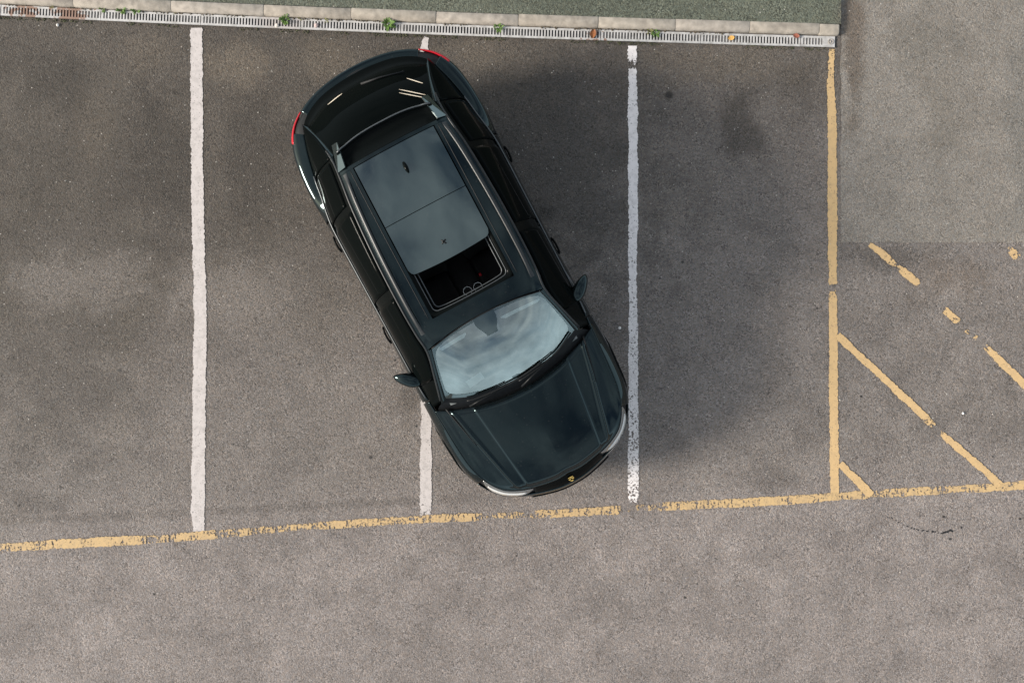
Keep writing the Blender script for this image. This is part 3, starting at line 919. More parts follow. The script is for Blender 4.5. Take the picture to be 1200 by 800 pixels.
# --- cabin: cantrail curve as functions of x
CY = [(-2.06, .690), (-1.96, .655), (-1.75, .595), (-1.5, .555), (-1.31, .560), (-1.0, .590), (-.5, .615), (0, .622), (.3, .615), (.47, .605), (.7, .675), (.9, .745), (.98, .775)]
CZ = [(-2.06, 1.065), (-1.96, 1.125), (-1.75, 1.27), (-1.5, 1.425), (-1.31, 1.495), (-1.0, 1.54), (-.5, 1.565), (0, 1.555), (.3, 1.515), (.47, 1.465), (.7, 1.275), (.9, 1.085), (.98, 1.005)]
def C(x): return Vector((x, interp(CY, x), interp(CZ, x)))
def T_at_x(x):
    p = S(s_at_x(x), 1.0)
    return Vector((x, p.y, p.z))
def side_pt(x, k, off=0.0):
    b = T_at_x(x); t = C(x)
    p = b.lerp(t, k)
    h = (t.z - b.z)
    p.y += .30 * h * h * 0 + .055 * math.sin(math.pi * k) * min(1, h / .45) - off
    return p
def side_patch(name, x0, x1, k0, k1, sd, mat, parent=car, nx=20, nk=10, off=0.0):
    rows = [[mir(side_pt(x0 + (x1 - x0) * i / nx, k0 + (k1 - k0) * j / nk, off), sd) for j in range(nk + 1)] for i in range(nx + 1)]
    o = MB().grid(rows).build(name, mat, parent, fix=True)
    if sum(p.normal.y for p in o.data.polygons) * sd < 0: o.data.flip_normals()
    md = o.modifiers.new('thickness', 'SOLIDIFY'); md.thickness = .006; md.offset = -1
    return o
for sd in (1, -1):
    side_patch('side_frame', .955, -2.03, 0.0, 1.0, sd, m_gloss, nx=90, nk=12, off=.012)
    side_patch('front_door_window', .72, -.10, .03, .93, sd, m_side)
    side_patch('rear_door_window', -.19, -.98, .03, .93, sd, m_side)
    side_patch('quarter_window', -1.05, -1.50, .05, .88, sd, m_side)
    side_patch('rear_pillar', -1.53, -2.03, 0.0, .98, sd, m_side)
    # belt moulding and shiny upper window trim
    pts = [mir(side_pt(.84 - 2.40 * i / 40, .015, -.006), sd) for i in range(41)]
    MB().tube(pts, .008, 6).build('belt_moulding', m_satin, car)
    pts = [mir(C(.93 - 2.55 * i / 60) + Vector((0, .004, .0)), sd) for i in range(61)]
    MB().tube(pts, .011, 6).build('drip_moulding', m_rail, car)

# --- roof surface
RZ = [(-1.75, 1.50), (-1.6, 1.525), (-1.31, 1.566), (-.9, 1.603), (-.5, 1.62), (-.1, 1.612), (.2, 1.588), (.42, 1.55), (.6, 1.50)]
def roof_pt(x, a, off=0.0):
    """a in -1..1 across, 1 = cantrail"""
    c = C(x); zc = interp(RZ, x)
    k = abs(a)
    z = zc - (zc - c.z - .015) * k ** 2.3 - .015 * sstep(.86, 1.0, k)
    return Vector((x, c.y * a, z + off))
def roof_xy(x, y, off=0.0):
    return roof_pt(x, y / C(x).y, off)
def roof_piece(name, x0, x1, y0, y1, mat, nx, ny, off=0.0, thick=.010, parent=car, rim=False):
    rows = []
    for i in range(nx + 1):
        r = []
        for j in range(ny + 1):
            b = j / ny
            xa, xb = (x0(b) if callable(x0) else x0), (x1(b) if callable(x1) else x1)
            x = xa + (xb - xa) * i / nx
            ya, yb = (y0(x) if callable(y0) else y0), (y1(x) if callable(y1) else y1)
            r.append(roof_xy(x, ya + (yb - ya) * b, off))
        rows.append(r)
    o = MB().grid(rows).build(name, mat, parent)
    if sum(p.normal.z for p in o.data.polygons) < 0: o.data.flip_normals()
    md = o.modifiers.new('thickness', 'SOLIDIFY'); md.thickness = thick; md.offset = -1; md.use_rim = rim
    return o
GW = .405
def wtop_x(y): return .455 - .055 * (1 - (y / .56) ** 2)         # header line above the windscreen
for sd in (1, -1):
    rp = roof_piece('roof_side', -1.31, .235, (lambda x: GW + .012) if sd > 0 else (lambda x: -C(x).y), (lambda x: C(x).y) if sd > 0 else (lambda x: -GW - .012), m_paint, 60, 14)
    # low roof rail and drip groove
    rows = []
    for i in range(49):
        x = -1.30 + 1.62 * i / 48
        yy = (C(x).y - .052)
        hgt = .026 * min(1, sstep(0, .08, i / 48) , sstep(1, .92, i / 48))
        rows.append([mir(roof_xy(x, yy - w_, .001 + z_ * hgt), sd) for w_, z_ in ((.020, 0), (.016, .8), (.006, 1.0), (-.006, 1.0), (-.016, .7), (-.020, 0))])
    MB().grid(rows).build('roof_rail', m_rail, car)
    pts = [mir(roof_xy(-1.30 + 1.52 * i / 40, GW + .045, .0), sd) for i in range(41)]
    MB().tube(pts, .004, 6).build('roof_seam', m_rubber, rp)
roof_piece('roof_header', .235, lambda b: wtop_x(-.6 + 1.2 * b) - .004, lambda x: -C(x).y + .001, lambda x: C(x).y - .001, m_paint, 12, 48)
roof_piece('roof_tail', -1.345, -1.312, lambda x: -C(x).y, lambda x: C(x).y, m_paint, 3, 40)
rg = roof_piece('rear_roof_glass', -1.304, -.684, -GW, GW, m_roofglass, 24, 24, -.001)
# sliding panel with a curved leading edge and rounded corners
def slide_front(b):
    y = -GW + 2 * GW * b
    e = max(0, abs(y) - (GW - .055)) / .055
    return -.170 - .022 * (y / GW) ** 2 - .055 * (1 - math.sqrt(max(0, 1 - min(1, e) ** 2)))
fg = roof_piece('sliding_roof_glass', -.676, slide_front, -GW, GW, m_roofglass, 24, 60, .006, .010)
mk = local_at(520, 283, 1.63)
mrk = MB()
for a in (0.5, 2.0):
    mrk.box((mk.x, mk.y, 1.6315), (.055, .014, .002), rz=a)
mrk.build('smudge', m_rubber, fg)
# opening frame: rails, front lip
def fr_pts(inset, x_back, off):
    g = GW - inset; xf = .222 - inset; r_ = .05
    pts = [roof_xy(x_back, -g, off)]
    for i in range(9):
        x = -.2 + (xf - r_ + .2) * i / 8
        pts.append(roof_xy(x, -g, off))
    for i in range(1, 7):
        a = math.pi / 2 * i / 6
        pts.append(roof_xy(xf - r_ + r_ * math.sin(a), -g + r_ * (1 - math.cos(a)), off))
    for i in range(1, 12):
        y = -g + r_ + 2 * (g - r_) * i / 12
        pts.append(roof_xy(xf + .012 * (1 - (y / g) ** 2), y, off))
    for i in range(7):
        a = math.pi / 2 * (1 - i / 6)
        pts.append(roof_xy(xf - r_ + r_ * math.sin(a), g - r_ * (1 - math.cos(a)), off))
    for i in range(1, 10):
        x = xf - r_ + (-.2 - xf + r_) * i / 9
        pts.append(roof_xy(x, g, off))
    pts.append(roof_xy(x_back, g, off))
    return pts
rows = [[a, b, c_, d] for a, b, c_, d in zip(fr_pts(-.008, -.3, -.002), fr_pts(.012, -.3, -.006), fr_pts(.030, -.3, -.030), fr_pts(.045, -.3, -.075))]
so = MB().grid(rows).build('sunroof_frame', m_gloss, car)
MB().tube(fr_pts(.030, -.3, -.022), .0045, 6).build('sunroof_trim', m_satin, so)
MB().tube(fr_pts(.058, -.3, -.075), .006, 6).build('sunroof_rail', m_satin, so)
# shark antenna
an = local_at(475, 195, 1.62)
mb = MB()
rows = []
for i in range(9):
    t = i / 8
    x = an.x - .055 + .11 * t; hh = .040 * math.sin(math.pi * min(1, .1 + .9 * (1 - t) ** .8)) ** .8; ww = .020 * math.sin(math.pi * (0.08 + .86 * t)) ** .6
    rows.append([roof_xy(x, an.y + ww * math.cos(a), .002 + hh * max(0, math.sin(a))) for a in [math.pi * k / 8 for k in range(9)]])
mb.grid(rows).build('antenna', m_gloss, car)

# --- windscreen
ws_b = curve3([(.935, -.705, 1.060), (1.045, -.42, 1.075), (1.085, 0, 1.08), (1.045, .42, 1.075), (.935, .705, 1.060)])
ws_t = curve3([(.468, -.560, 1.475), (.425, -.30, 1.527), (.408, 0, 1.546), (.425, .30, 1.527), (.468, .560, 1.475)])
ws_l = lambda v: ws_b(0).lerp(ws_t(0), v) + Vector((.006, -.006, .008)) * math.sin(math.pi * v)
ws_r = lambda v: ws_b(1).lerp(ws_t(1), v) + Vector((.006, .006, .008)) * math.sin(math.pi * v)
ws_bulge = lambda p, u, v: p + Vector((.008, 0, .010)) * (math.sin(math.pi * u) * math.sin(math.pi * v))
rows = coons(ws_b, ws_t, ws_l, ws_r, 40, 24, ws_bulge)
# rounded corners: drop into a black border band (frit) around clear glass
ws = MB().grid(rows).build('windscreen', m_wind, car)
if sum(p.normal.z for p in ws.data.polygons) < 0: ws.data.flip_normals()
def ws_pt(u, v, off=0.0):
    p = (1 - v) * ws_b(u) + v * ws_t(u) + (1 - u) * ws_l(v) + u * ws_r(v) - ((1 - u) * (1 - v) * ws_b(0) + u * (1 - v) * ws_b(1) + (1 - u) * v * ws_t(0) + u * v * ws_t(1))
    return ws_bulge(p, u, v) + Vector((.6, 0, .8)) * off
def rrect(i, n, u0, u1, v0, v1, ru, rv):
    """point i of n round a rounded rectangle"""
    a = math.tau * i / n
    cu, cv = (u0 + u1) / 2, (v0 + v1) / 2; hu, hv = (u1 - u0) / 2, (v1 - v0) / 2
    ca, sa = math.cos(a), math.sin(a)
    e = 0.22
    x = math.copysign(abs(ca) ** e, ca); y = math.copysign(abs(sa) ** e, sa)
    return cu + hu * x, cv + hv * y
rows = []
for i in range(121):
    uo, vo = rrect(i, 120, -.0, 1., -.0, 1.0, 0, 0); ui, vi = rrect(i, 120, .016, .984, .055, .975, 0, 0)
    a = math.tau * i / 120
    # outer ring hugs the true edge
    m_ = max(abs(uo - .5), abs(vo - .5)) * 2
    uo, vo = .5 + (uo - .5) / m_, .5 + (vo - .5) / m_
    rows.append([ws_pt(uo, vo, .0025), ws_pt(ui, vi, .0025)])
MB().grid(rows).build('frit_band', m_roofglass, ws)
# A pillars
for sd in (1, -1):
    rows = []
    for i in range(25):
        v = i / 24
        a = ws_l(v) if sd < 0 else ws_r(v)
        x = .965 + (.455 - .965) * v
        b = mir(C(x), sd)
        m1 = a.lerp(b, .4) + Vector((.004, .004 * sd, .010))
        rows.append([a + Vector((0, 0, -.004)), a.lerp(b, .15) + Vector((0, 0, .006)), m1, a.lerp(b, .8) + Vector((0, .003 * sd, .006)), b])
    MB().grid(rows).build('windscreen_pillar', m_paint, car)
# header seal
MB().tube([ws_pt(i / 30, 1.0, .0) + Vector((-.004, 0, .002)) for i in range(31)], .006, 6).build('windscreen_seal', m_rubber, car)
# cowl: black trough between bonnet and glass
rows = []
for i in range(41):
    u = i / 40
    a = h_back(u); b = ws_b(u)
    rows.append([a + Vector((.02, 0, -.03)), a.lerp(b, .4) + Vector((0, 0, -.035)), a.lerp(b, .75) + Vector((0, 0, -.02)), b + Vector((-.01, 0, -.008))])
cowl = MB().grid(rows).build('cowl', m_plastic, car)
for (u0, v0, u1, v1) in ((.16, -.055, .66, .03), (.50, -.04, .965, .05)):
    wip = MB()
    a, b = ws_pt(u0, 0, 0), ws_pt(u1, 0, 0)
    pts = []
    for i in range(25):
        u = u0 + (u1 - u0) * i / 24
        v = v0 + (v1 - v0) * i / 24
        p = ws_pt(u, max(v, 0), .018)
        if v < 0: p = p + Vector((-v * .55, 0, v * .15))
        pts.append(p)
    wo = MB().tube(pts, .009, 6).build('wiper_blade', m_rubber, car)
    arm = [pts[0] + Vector((.06, 0, -.02)), pts[4] + Vector((.03, 0, .018)), pts[13] + Vector((.004, 0, .016))]
    MB().tube(arm, [.012, .009, .005], 6).build('wiper_arm', m_plastic, wo)

# --- rear: spoiler, rear window, tailgate upper
SPX = -1.56
def sp_w(k):   # half width of the spoiler along its depth
    return .545 - .065 * k
rows = []
for i in range(17):
    k = i / 16
    r = []
    for j in range(41):
        a = -1 + 2 * j / 40
        x = -1.347 - (.215 - .06 * (abs(a)) ** 3) * k + .0
        y = a * sp_w(k)
        base = roof_xy(-1.345, y * .98).z
        z = base - .012 - .075 * math.sin(math.pi * min(1, k * .9)) * (1 - abs(a) ** 6) * .55 - .035 * k
        z += .030 * sstep(.88, 1.0, k)
        z += .020 * sstep(.80, .90, abs(a)) * k
        r.append(Vector((x, y, z)))
    rows.append(r)
spo = MB().grid(rows).build('roof_spoiler', m_gloss, car)
MB().tube([p + Vector((-.004, 0, .004)) for p in rows[-1]], .007, 6).build('spoiler_lip', m_satin, spo)
if sum(p.normal.z for p in spo.data.polygons) < 0: spo.data.flip_normals()
md = spo.modifiers.new('thickness', 'SOLIDIFY'); md.thickness = .02; md.offset = -1
for sd in (1, -1):
    fin = MB()
    v = [(-1.35, .56 * sd, 1.49), (-1.62, .50 * sd, 1.425), (-1.60, .44 * sd, 1.50), (-1.35, .475 * sd, 1.545), (-1.42, .53 * sd, 1.38), (-1.63, .49 * sd, 1.385)]
    fin.add(v, [(0, 1, 2, 3), (0, 4, 5, 1)])
    o = fin.build('spoiler_fin', m_roofglass, spo, smooth=False, fix=False)
    if sum(p.normal.z for p in o.data.polygons) < 0: o.data.flip_normals()
    md = o.modifiers.new('thickness', 'SOLIDIFY'); md.thickness = .012; md.offset = -1
MB().box((-1.585, 0, 1.455), (.02, .34, .012)).build('brake_light', m_red, spo, smooth=False)
rw_t = curve3([(-1.50, -.50, 1.40), (-1.53, -.26, 1.435), (-1.54, 0, 1.445), (-1.53, .26, 1.435), (-1.50, .50, 1.40)])
rw_b = curve3([(-1.97, -.635, 1.115), (-2.085, -.36, 1.115), (-2.12, 0, 1.115), (-2.085, .36, 1.115), (-1.97, .635, 1.115)])
rw_l = lambda v: rw_b(0).lerp(rw_t(0), v) + Vector((0, 0, .02)) * math.sin(math.pi * v)
rw_r = lambda v: rw_b(1).lerp(rw_t(1), v) + Vector((0, 0, .02)) * math.sin(math.pi * v)
rw_bulge = lambda p, u, v: p + Vector((-.02, 0, .03)) * (math.sin(math.pi * u) * math.sin(math.pi * v))
rwo = MB().grid(coons(rw_b, rw_t, rw_l, rw_r, 36, 20, rw_bulge)).build('rear_window', m_rearglass, car)
if sum(p.normal.z for p in rwo.data.polygons) < 0: rwo.data.flip_normals()
# upper tailgate: rear window foot to the ledge, continuing round into the pillars
def te(u):
    k = abs(2 * u - 1); sd = -1 if u < .5 else 1
    p = S(4.3 * k, 1.0)
    return mir((p.x, p.y, p.z), sd)
tg_l = lambda v: te(0).lerp(rw_b(0), v); tg_r = lambda v: te(1).lerp(rw_b(1), v)
tgu = MB().grid(coons(te, rw_b, tg_l, tg_r, 48, 10, lambda p, u, v: p + Vector((-.0, 0, -.012)) * math.sin(math.pi * v))).build('tailgate_upper', m_gloss, car)
if sum(p.normal.z for p in tgu.data.polygons) < 0: tgu.data.flip_normals()
# painted pillar strip between rear window and cantrail
for sd in (1, -1):
    rows = []
    for i in range(25):
        v = i / 24
        a = (rw_l if sd < 0 else rw_r)(v)
        x = -2.04 + (-1.34 + 2.04) * v
        b = mir(C(x), sd)
        rows.append([a + Vector((0, 0, -.002)), a.lerp(b, .5) + Vector((0, 0, .006)), b])
    MB().grid(rows).build('rear_window_pillar', m_paint, car)
    q = [te(0 if sd < 0 else 1), mir(C(-2.05), sd), mir(side_pt(-2.03, 0), sd), (rw_b(0) if sd < 0 else rw_b(1))]
    fil = MB().add(q, [(0, 1, 3), (0, 2, 1)]).build('corner_filler', m_paint, car)
# slim pale strips added on the rear glass to stand in for reflections
m_reflection = basic('painted_reflection', (0.75, 0.66, 0.52), .5)
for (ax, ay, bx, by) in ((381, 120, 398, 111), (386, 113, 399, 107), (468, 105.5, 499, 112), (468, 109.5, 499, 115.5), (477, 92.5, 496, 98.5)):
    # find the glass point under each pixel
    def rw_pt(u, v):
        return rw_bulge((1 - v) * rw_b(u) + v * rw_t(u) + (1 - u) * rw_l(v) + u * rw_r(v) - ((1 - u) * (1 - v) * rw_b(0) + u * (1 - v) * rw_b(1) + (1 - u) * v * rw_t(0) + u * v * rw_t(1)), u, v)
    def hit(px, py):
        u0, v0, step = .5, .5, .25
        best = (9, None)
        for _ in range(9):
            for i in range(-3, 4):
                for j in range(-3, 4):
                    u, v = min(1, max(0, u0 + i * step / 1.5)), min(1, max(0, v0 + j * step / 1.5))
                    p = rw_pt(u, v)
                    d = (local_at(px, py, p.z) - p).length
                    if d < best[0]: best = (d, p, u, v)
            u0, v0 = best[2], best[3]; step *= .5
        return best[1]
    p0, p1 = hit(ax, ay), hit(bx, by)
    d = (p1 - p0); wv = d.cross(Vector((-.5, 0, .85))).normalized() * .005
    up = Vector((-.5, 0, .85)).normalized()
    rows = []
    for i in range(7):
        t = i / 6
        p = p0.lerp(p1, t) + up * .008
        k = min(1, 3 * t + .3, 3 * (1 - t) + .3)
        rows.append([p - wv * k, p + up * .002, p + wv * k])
    MB().grid(rows).build('reflection_strip', m_reflection, rwo)
# rear wiper
MB().tube([rw_b(.5) + Vector((.02, 0, .03)), rw_b(.62) + Vector((.05, 0, .06)), rw_b(.80) + Vector((.07, 0, .075))], [.014, .009, .006], 6).build('rear_wiper', m_rubber, rwo)

# --- door mirrors
for sd in (1, -1):
    mb = MB()
    rows = []
    n = 14
    for i in range(n + 1):
        t = i / n
        y = .83 + .225 * t
        k = math.sin(math.pi * (.16 + .80 * t)) ** .55
        xc = .640 - .115 * t ** 1.3
        rx = .100 * k * (1.0 if t > .15 else .65 + .35 * t / .15)
        rzv = .075 * k
        rows.append([(xc + rx * math.copysign(abs(math.cos(a)) ** .8, math.cos(a)) * (1 if math.cos(a) > 0 else .62), y * sd, 1.045 + rzv * math.copysign(abs(math.sin(a)) ** .75, math.sin(a))) for a in [q * math.tau / 16 for q in range(16)]])
    mb.grid(rows, close=True)
    mb.f.append(tuple(range(16))); mb.f.append(tuple(n * 16 + k for k in reversed(range(16))))
    mo = mb.build('door_mirror', m_paint, car)
    MB().tube([(.70, .80 * sd, .985), (.68, .84 * sd, 1.0), (.65, .90 * sd, 1.01)], [.030, .024, .024], 8).build('mirror_foot', m_gloss, mo)
    MB().add([(.565, .865 * sd, .995), (.545, .995 * sd, 1.0), (.545, .995 * sd, 1.085), (.565, .865 * sd, 1.09)], [(0, 1, 2, 3)]).build('mirror_glass', m_chrome, mo, smooth=False)
    MB().tube([(.688, .88 * sd, 1.05), (.648, .97 * sd, 1.05), (.58, 1.035 * sd, 1.05)], .006, 6).build('indicator_strip', m_satin, mo)

# --- cabin interior
MB().box((.15, 0, .36), (2.9, 1.46, .06)).build('cabin_floor', m_int, car, smooth=False)
rows = [[Vector((x, y, z)) for x, z in ((1.02, 1.0), (.90, 1.01), (.72, .985), (.58, .95), (.54, .88), (.56, .60), (.7, .42))] for y in [-.70 + 1.4 * i / 24 for i in range(25)]]
rows = [[Vector((p.x + (.05 * (1 - (p.y / .7) ** 2) if p.x > .7 else 0), p.y, p.z + .025 * math.exp(-((p.y + .36) / .17) ** 2) * (1 if p.x < .95 else 0))) for p in r] for r in rows]
dash = MB().grid(rows).build('dashboard', m_dash, car)
MB().box((.585, .02, .80), (.05, .34, .30), bev=.02).build('centre_console_front', m_gloss, car)
con = MB().box((.12, 0, .55), (.92, .26, .30), bev=.03).build('centre_console', m_int, car)
for px, py in ((548, 341), (560, 336)):
    q = local_at(px, py, .712)
    MB().tube([q + Vector((.044 * math.cos(a), .044 * math.sin(a), 0)) for a in [i * math.tau / 24 for i in range(25)]], .005, 6, False).build('cup_holder_ring', m_chrome, con)
q = local_at(562.5, 321.5, .66)
MB().box(q, (.035, .03, .03), bev=.008).build('belt_buckle', m_red, car)
m_skin = m_int
for sd in (1, -1):
    def seat(nm, x, y, w):
        c_ = MB()
        rows = []
        for i in range(13):
            t = i / 12
            r = []
            for j in range(13):
                a = -1 + 2 * j / 12
                z = .60 + .03 * t + .05 * abs(a) ** 3 - .05 * max(0, abs(a) - .93) * 14 * .3 - .10 * sstep(.9, 1, t) - .05 * sstep(.12, 0, t)
                r.append(Vector((x - .26 + .54 * t, y + a * w / 2, z)))
            rows.append(r)
        c_.grid(rows)
        o = c_.build(nm, m_skin, car)
        md = o.modifiers.new('t', 'SOLIDIFY'); md.thickness = .14; md.offset = -1
        b_ = MB()
        rows = []
        for i in range(13):
            t = i / 12
            r = []
            for j in range(13):
                a = -1 + 2 * j / 12
                r.append(Vector((x - .24 - .24 * t + .05 * abs(a) ** 3 - .03 * sstep(.9, 1, t), y + a * w / 2 * (1 - .18 * t * t), .62 + .60 * t)))
            rows.append(r)
        b_.grid(rows)
        bo_ = b_.build('backrest', m_skin, o)
        md = bo_.modifiers.new('t', 'SOLIDIFY'); md.thickness = .12; md.offset = -1
        return o
    s1_ = seat('front_seat', .02, .37 * sd, .50)
    MB().box((-.50, .37 * sd, 1.29), (.10, .26, .17), bev=.04).build('headrest', m_skin, s1_)
    s2_ = seat('rear_seat', -.92, .34 * sd, .64)
    MB().box((-1.42, .37 * sd, 1.22), (.09, .24, .14), bev=.04).build('headrest', m_skin, s2_)
MB().box((-1.75, 0, .92), (.62, 1.1, .03), bev=.01).build('parcel_shelf', m_int, car)
# steering wheel on the right-hand side
swc = Vector((.40, -.37, .93)); ax_ = Vector((-.90, 0, .42)).normalized(); e1 = Vector((0, 1, 0)); e2 = ax_.cross(e1)
sw = MB().tube([swc + (e1 * math.cos(a) + e2 * math.sin(a)) * .18 for a in [i * math.tau / 32 for i in range(33)]], .016, 8, False)
swo = sw.build('steering_wheel', m_int, car)
MB().tube([swc - ax_ * .03, swc + ax_ * .03], .06, 12).build('wheel_hub', m_int, swo)
for a in (math.pi * .0, math.pi, math.pi * 1.5):
    MB().tube([swc + (e1 * math.cos(a) + e2 * math.sin(a)) * .05, swc + (e1 * math.cos(a) + e2 * math.sin(a)) * .175], .014, 6).build('wheel_spoke', m_satin, swo)
# things behind the glass: sun visors, sensor housing with mirror, paper slip
for (ua, ub, vv, dep) in ((.60, .94, .84, .05), (.08, .33, .88, .06)):
    rows = []
    for i in range(13):
        u = ua + (ub - ua) * i / 12
        k = 1 if 0 < i < 12 else .5
        rows.append([ws_pt(u, vv, -.04), ws_pt(u, vv - dep * k, -.045)])
    MB().grid(rows).build('sun_visor', m_visor, car)
rows = []
for i in range(9):
    t = i / 8
    w_ = .075 - .02 * t
    rows.append([ws_pt(.5 - w_, .97 - .26 * t, -.02), ws_pt(.5, .97 - .26 * t, -.012), ws_pt(.5 + w_, .97 - .26 * t, -.02)])
MB().grid(rows).build('sensor_housing', m_grey, car)
rows = []
for i in range(9):
    t = i / 8
    w_ = .085 - .045 * sstep(.25, 1, t)
    rows.append([ws_pt(.5 + w_ * k, 1.0 - .27 * t, .003) for k in (-1, -.5, 0, .5, 1)])
MB().grid(rows).build('sensor_frit', m_roofglass, ws)
rm_ = ws_pt(.5, .60, -.10)
MB().box(rm_, (.03, .22, .07), bev=.012).build('rear_view_mirror', m_plastic, car)
q = local_at(557, 445, 1.03)
MB().box((q.x, q.y, 1.052), (.075, .17, .003), rz=.10).build('paper_slip', m_paper, car, smooth=False)
# headliner keeps the cabin dark
for (x0, x1, y0, y1) in ((-1.31, -.30, -.40, .40),):
    roof_piece('headliner', x0, x1, y0, y1, m_int, 8, 8, -.05, .01)

# ------------------------------------------------------------------ weeds, leaves, litter
m_weed = basic('weed_leaf', (0.10, 0.18, 0.035), .6, var=.45, vscale=60)
m_weed2 = basic('dry_weed_leaf', (0.17, 0.17, 0.06), .7, var=.4, vscale=60)
def weed(px, py, r, n, label, dry=False):
    x, y = W(px, py)
    t = empty('weed', (x, y, 0.012))
    tag(t, label, 'weed')
    mb = MB()
    for i in range(n):
        a = random.uniform(0, math.tau); L = r * random.uniform(.5, 1.1); w_ = L * random.uniform(.28, .45)
        d = Vector((math.cos(a), math.sin(a), 0)); nn = Vector((-d.y, d.x, 0))
        o = d * random.uniform(0, r * .35); h = random.uniform(.005, r * .8)
        pts = [(0, 0, 0), (.3, .8, .5), (.65, 1, .9), (1, 0, .75)]
        v = []
        for tt, ww, hh in pts:
            c = o + d * L * tt + Vector((0, 0, h * hh))
            v += [c - nn * w_ * ww * .5, c + Vector((0, 0, -.12 * w_ * ww)), c + nn * w_ * ww * .5]
        f = []
        for k in range(3):
            f += [(3 * k, 3 * k + 1, 3 * k + 4, 3 * k + 3), (3 * k + 1, 3 * k + 2, 3 * k + 5, 3 * k + 4)]
        mb.add(v, f)
    mb.build('leaves', m_weed2 if dry else m_weed, t, fix=False)
    st = MB().tube([(0, 0, -.004), (.002, .001, r * .5)], .003, 5)
    st.build('stem', m_weed2, t)
weed(62, 8, .030, 10, 'small yellowish weed sprouting beside the rusty stretch of grating', True)
weed(121, 11.5, .042, 16, 'flat green weed strip left of two others in the kerb gap')
weed(143, 12.5, .055, 22, 'leafy green weed between two others near the rusty grating')
weed(161, 14.5, .050, 22, 'bright green weed nearest the whole white bay line')
weed(335, 24, .062, 30, 'round leafy weed beside a white pebble on the grating')
weed(352, 23.5, .026, 8, 'tiny pale sprig right of the round leafy weed', True)
weed(382, 25, .03, 8, 'thin dry sprig in the kerb gap past the pinkish pebble', True)
weed(455, 29, .075, 38, 'biggest leafy weed, growing over the grating above the car\'s tail')
weed(585, 33.5, .055, 26, 'lone green weed in grating between car tail and brown leaf')
weed(768, 39.5, .048, 22, 'green weed with withered tips beside the worn bay line end')
weed(761, 38.5, .042, 14, 'withered brownish weed touching a green one by worn line', True)
weed(205, 16.5, .022, 6, 'tiny brown sprig at the kerb joint above whole bay line', True)

def leaf(px, py, r, rot, col, label):
    x, y = W(px, py)
    mb = MB()
    rows = []
    for i in range(9):
        t = i / 8
        w_ = r * .75 * math.sin(math.pi * (.06 + .9 * t)) ** .7
        c = Vector((math.cos(rot), math.sin(rot), 0)) * (t - .5) * 2 * r
        nn = Vector((-math.sin(rot), math.cos(rot), 0))
        rows.append([c + nn * w_ * k + Vector((0, 0, .012 * abs(k) + .008 * t)) for k in (-1, -.5, 0, .5, 1)])
    mb.grid(rows)
    o = mb.build('fallen_leaf', basic('leaf_litter', col, .7, var=.35, vscale=80), None)
    o.location = (x, y, .018)
    tag(o, label, 'leaf')
leaf(694.5, 41, .046, 1.4, (0.22, .075, .02), 'rust brown fallen leaf lying on the grating')
leaf(856, 46, .034, .2, (0.62, .36, .10), 'small orange yellow leaf lying on the grating')
leaf(932, 43.5, .034, -.3, (0.24, .08, .05), 'small dark red leaf caught against the end of the kerb')

def pebble(px, py, r, col, label, z=.018):
    x, y = W(px, py)
    bm = bmesh.new()
    bmesh.ops.create_icosphere(bm, subdivisions=2, radius=r)
    for v in bm.verts:
        v.co *= 1 + .35 * mnoise.noise(v.co * 40 + Vector((px, py, 0)))
        v.co.z *= .65
    me = bpy.data.meshes.new('pebble'); bm.to_mesh(me); bm.free()
    me.materials.append(basic('pebble_stone', col, .8, var=.2, vscale=60))
    o = link(bpy.data.objects.new('pebble', me)); o.location = (x, y, z)
    tag(o, label, 'pebble')
pebble(325, 31, .022, (.62, .56, .50), 'whitish pebble on the grating beside the round weed')
pebble(371, 30.5, .024, (.48, .38, .36), 'pinkish pebble on the grating left of the biggest weed')
pebble(68, 30, .016, (.7, .68, .64), 'white pebble on dark tarmac under the rusty grating', .008)
pebble(726, 384, .016, (.7, .68, .66), 'white pebble on shaded tarmac beside the car\'s front door', .008)
pebble(1128, 484, .014, (.75, .74, .72), 'white pebble on tarmac between two yellow hatch stripes', .008)

# beaded bitumen trail on the lane
m_tar = basic('bitumen', (0.012, 0.012, 0.012), .5)
mb = MB()
trail = [(1040, 605), (1046, 607.5), (1053, 612), (1062, 615.5), (1071, 619.5), (1078, 620.5), (1086, 621.5), (1092, 622), (1097, 623), (1103, 624.5), (1107, 624), (1112, 622), (1117.5, 621.5)]
for (a, b) in zip(trail, trail[1:]):
    for k in range(3):
        t = k / 3 + random.uniform(-.1, .1)
        if random.random() < .2: continue
        x, y = W(a[0] + (b[0] - a[0]) * t + random.uniform(-.6, .6), a[1] + (b[1] - a[1]) * t + random.uniform(-.7, .7))
        r = random.uniform(.006, .013) * (0.6 + .8 * (a[0] - 1035) / 80)
        nseg = 8
        v = [(x + r * random.uniform(.6, 1.3) * math.cos(q * math.tau / nseg), y + r * random.uniform(.5, 1) * math.sin(q * math.tau / nseg), .002) for q in range(nseg)] + [(x, y, .006)]
        mb.add(v, [(q, (q + 1) % nseg, nseg) for q in range(nseg)])
tag(mb.build('bitumen_trail', m_tar, None), 'thin beaded trail of black bitumen on the drive lane', 'stain')

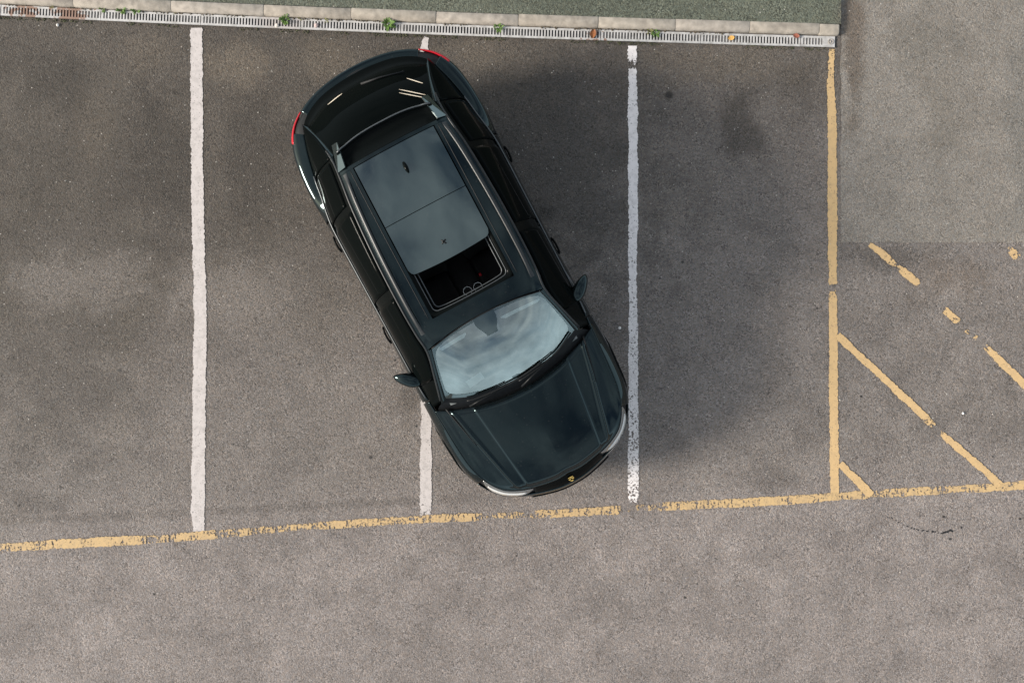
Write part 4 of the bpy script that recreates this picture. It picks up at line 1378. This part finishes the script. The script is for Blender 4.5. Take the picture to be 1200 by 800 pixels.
# loose grit lying on the tarmac
mb = MB()
for i in range(900):
    px, py = random.uniform(-30, 1230), random.uniform(62, 830)
    x, y = W(px, py)
    r = random.uniform(.0025, .0065) * (1.5 if random.random() < .05 else 1)
    a = random.uniform(0, math.tau)
    v = []
    for k in range(5):
        v.append((x + r * math.cos(a + k * 1.2566) * random.uniform(.7, 1.2), y + r * math.sin(a + k * 1.2566) * random.uniform(.7, 1.2), .0035))
    v.append((x, y, .0035 + r))
    mb.add(v, [(k, (k + 1) % 5, 5) for k in range(5)])
tag(mb.build('loose_grit', basic('grit_stone', (.42, .39, .35), .8, var=.5, vscale=3), None, smooth=False), 'scattered loose pale grit on the tarmac', 'grit', kind='stuff')


# silt and moss crumbs packed along the kerb foot and in some slots
def crumbs(name, mat, n, lab, off0, off1, rr, zz, clump):
    mb = MB()
    for i in range(n):
        px = random.uniform(-40, 975)
        if mnoise.noise(Vector((px * .035, clump, 0))) < -.05: continue
        p = drain_pt(px, random.uniform(off0, off1), zz)
        r = random.uniform(*rr); a = random.uniform(0, 6.28)
        v = [(p.x + r * math.cos(a + k * 1.047) * random.uniform(.6, 1.4), p.y + r * .7 * math.sin(a + k * 1.047) * random.uniform(.6, 1.3), p.z) for k in range(6)] + [(p.x, p.y, p.z + r * .8)]
        mb.add(v, [(k, (k + 1) % 6, 6) for k in range(6)])
    tag(mb.build(name, mat, None, smooth=False, fix=False), lab, 'debris', kind='stuff')
crumbs('kerb_silt', basic('silt', (0.085, 0.07, 0.048), .9, var=.4, vscale=12), 700, 'brown silt crumbs packed along the foot of the kerb', DR_W / 2 - .012, DR_W / 2 + .012, (.005, .013), .015, 3.3)
crumbs('slot_silt', basic('damp_silt', (0.05, 0.045, 0.036), .9, var=.4, vscale=12), 500, 'damp silt clogging some slots of the grating', -DR_W / 2 + .02, DR_W / 2 - .02, (.004, .009), .006, 8.1)
crumbs('edge_moss', basic('moss', (0.055, 0.058, 0.028), .9, var=.5, vscale=20), 900, 'dark moss and grit along the tarmac edge of the drain', -DR_W / 2 - .035, -DR_W / 2 + .0, (.004, .012), .003, 5.7)
# gum and drip spots
mb = MB()
for i in range(70):
    px, py = random.uniform(0, 1200), random.uniform(75, 790)
    x, y = W(px, py); r = random.choice((.006, .008, .010, .013, .018)) * random.uniform(.7, 1.2); n8 = 11; a0 = random.uniform(0, 6)
    v = [(x + r * random.uniform(.75, 1.2) * math.cos(a0 + k * math.tau / n8), y + r * random.uniform(.7, 1.1) * math.sin(a0 + k * math.tau / n8), .0018) for k in range(n8)] + [(x, y, .0028)]
    mb.add(v, [(k, (k + 1) % n8, n8) for k in range(n8)])
tag(mb.build('drip_spots', basic('old_oil', (0.035, 0.032, 0.029), .6, var=.4, vscale=4), None, smooth=False), 'small dark oil and gum spots on the tarmac', 'stain', kind='stuff')
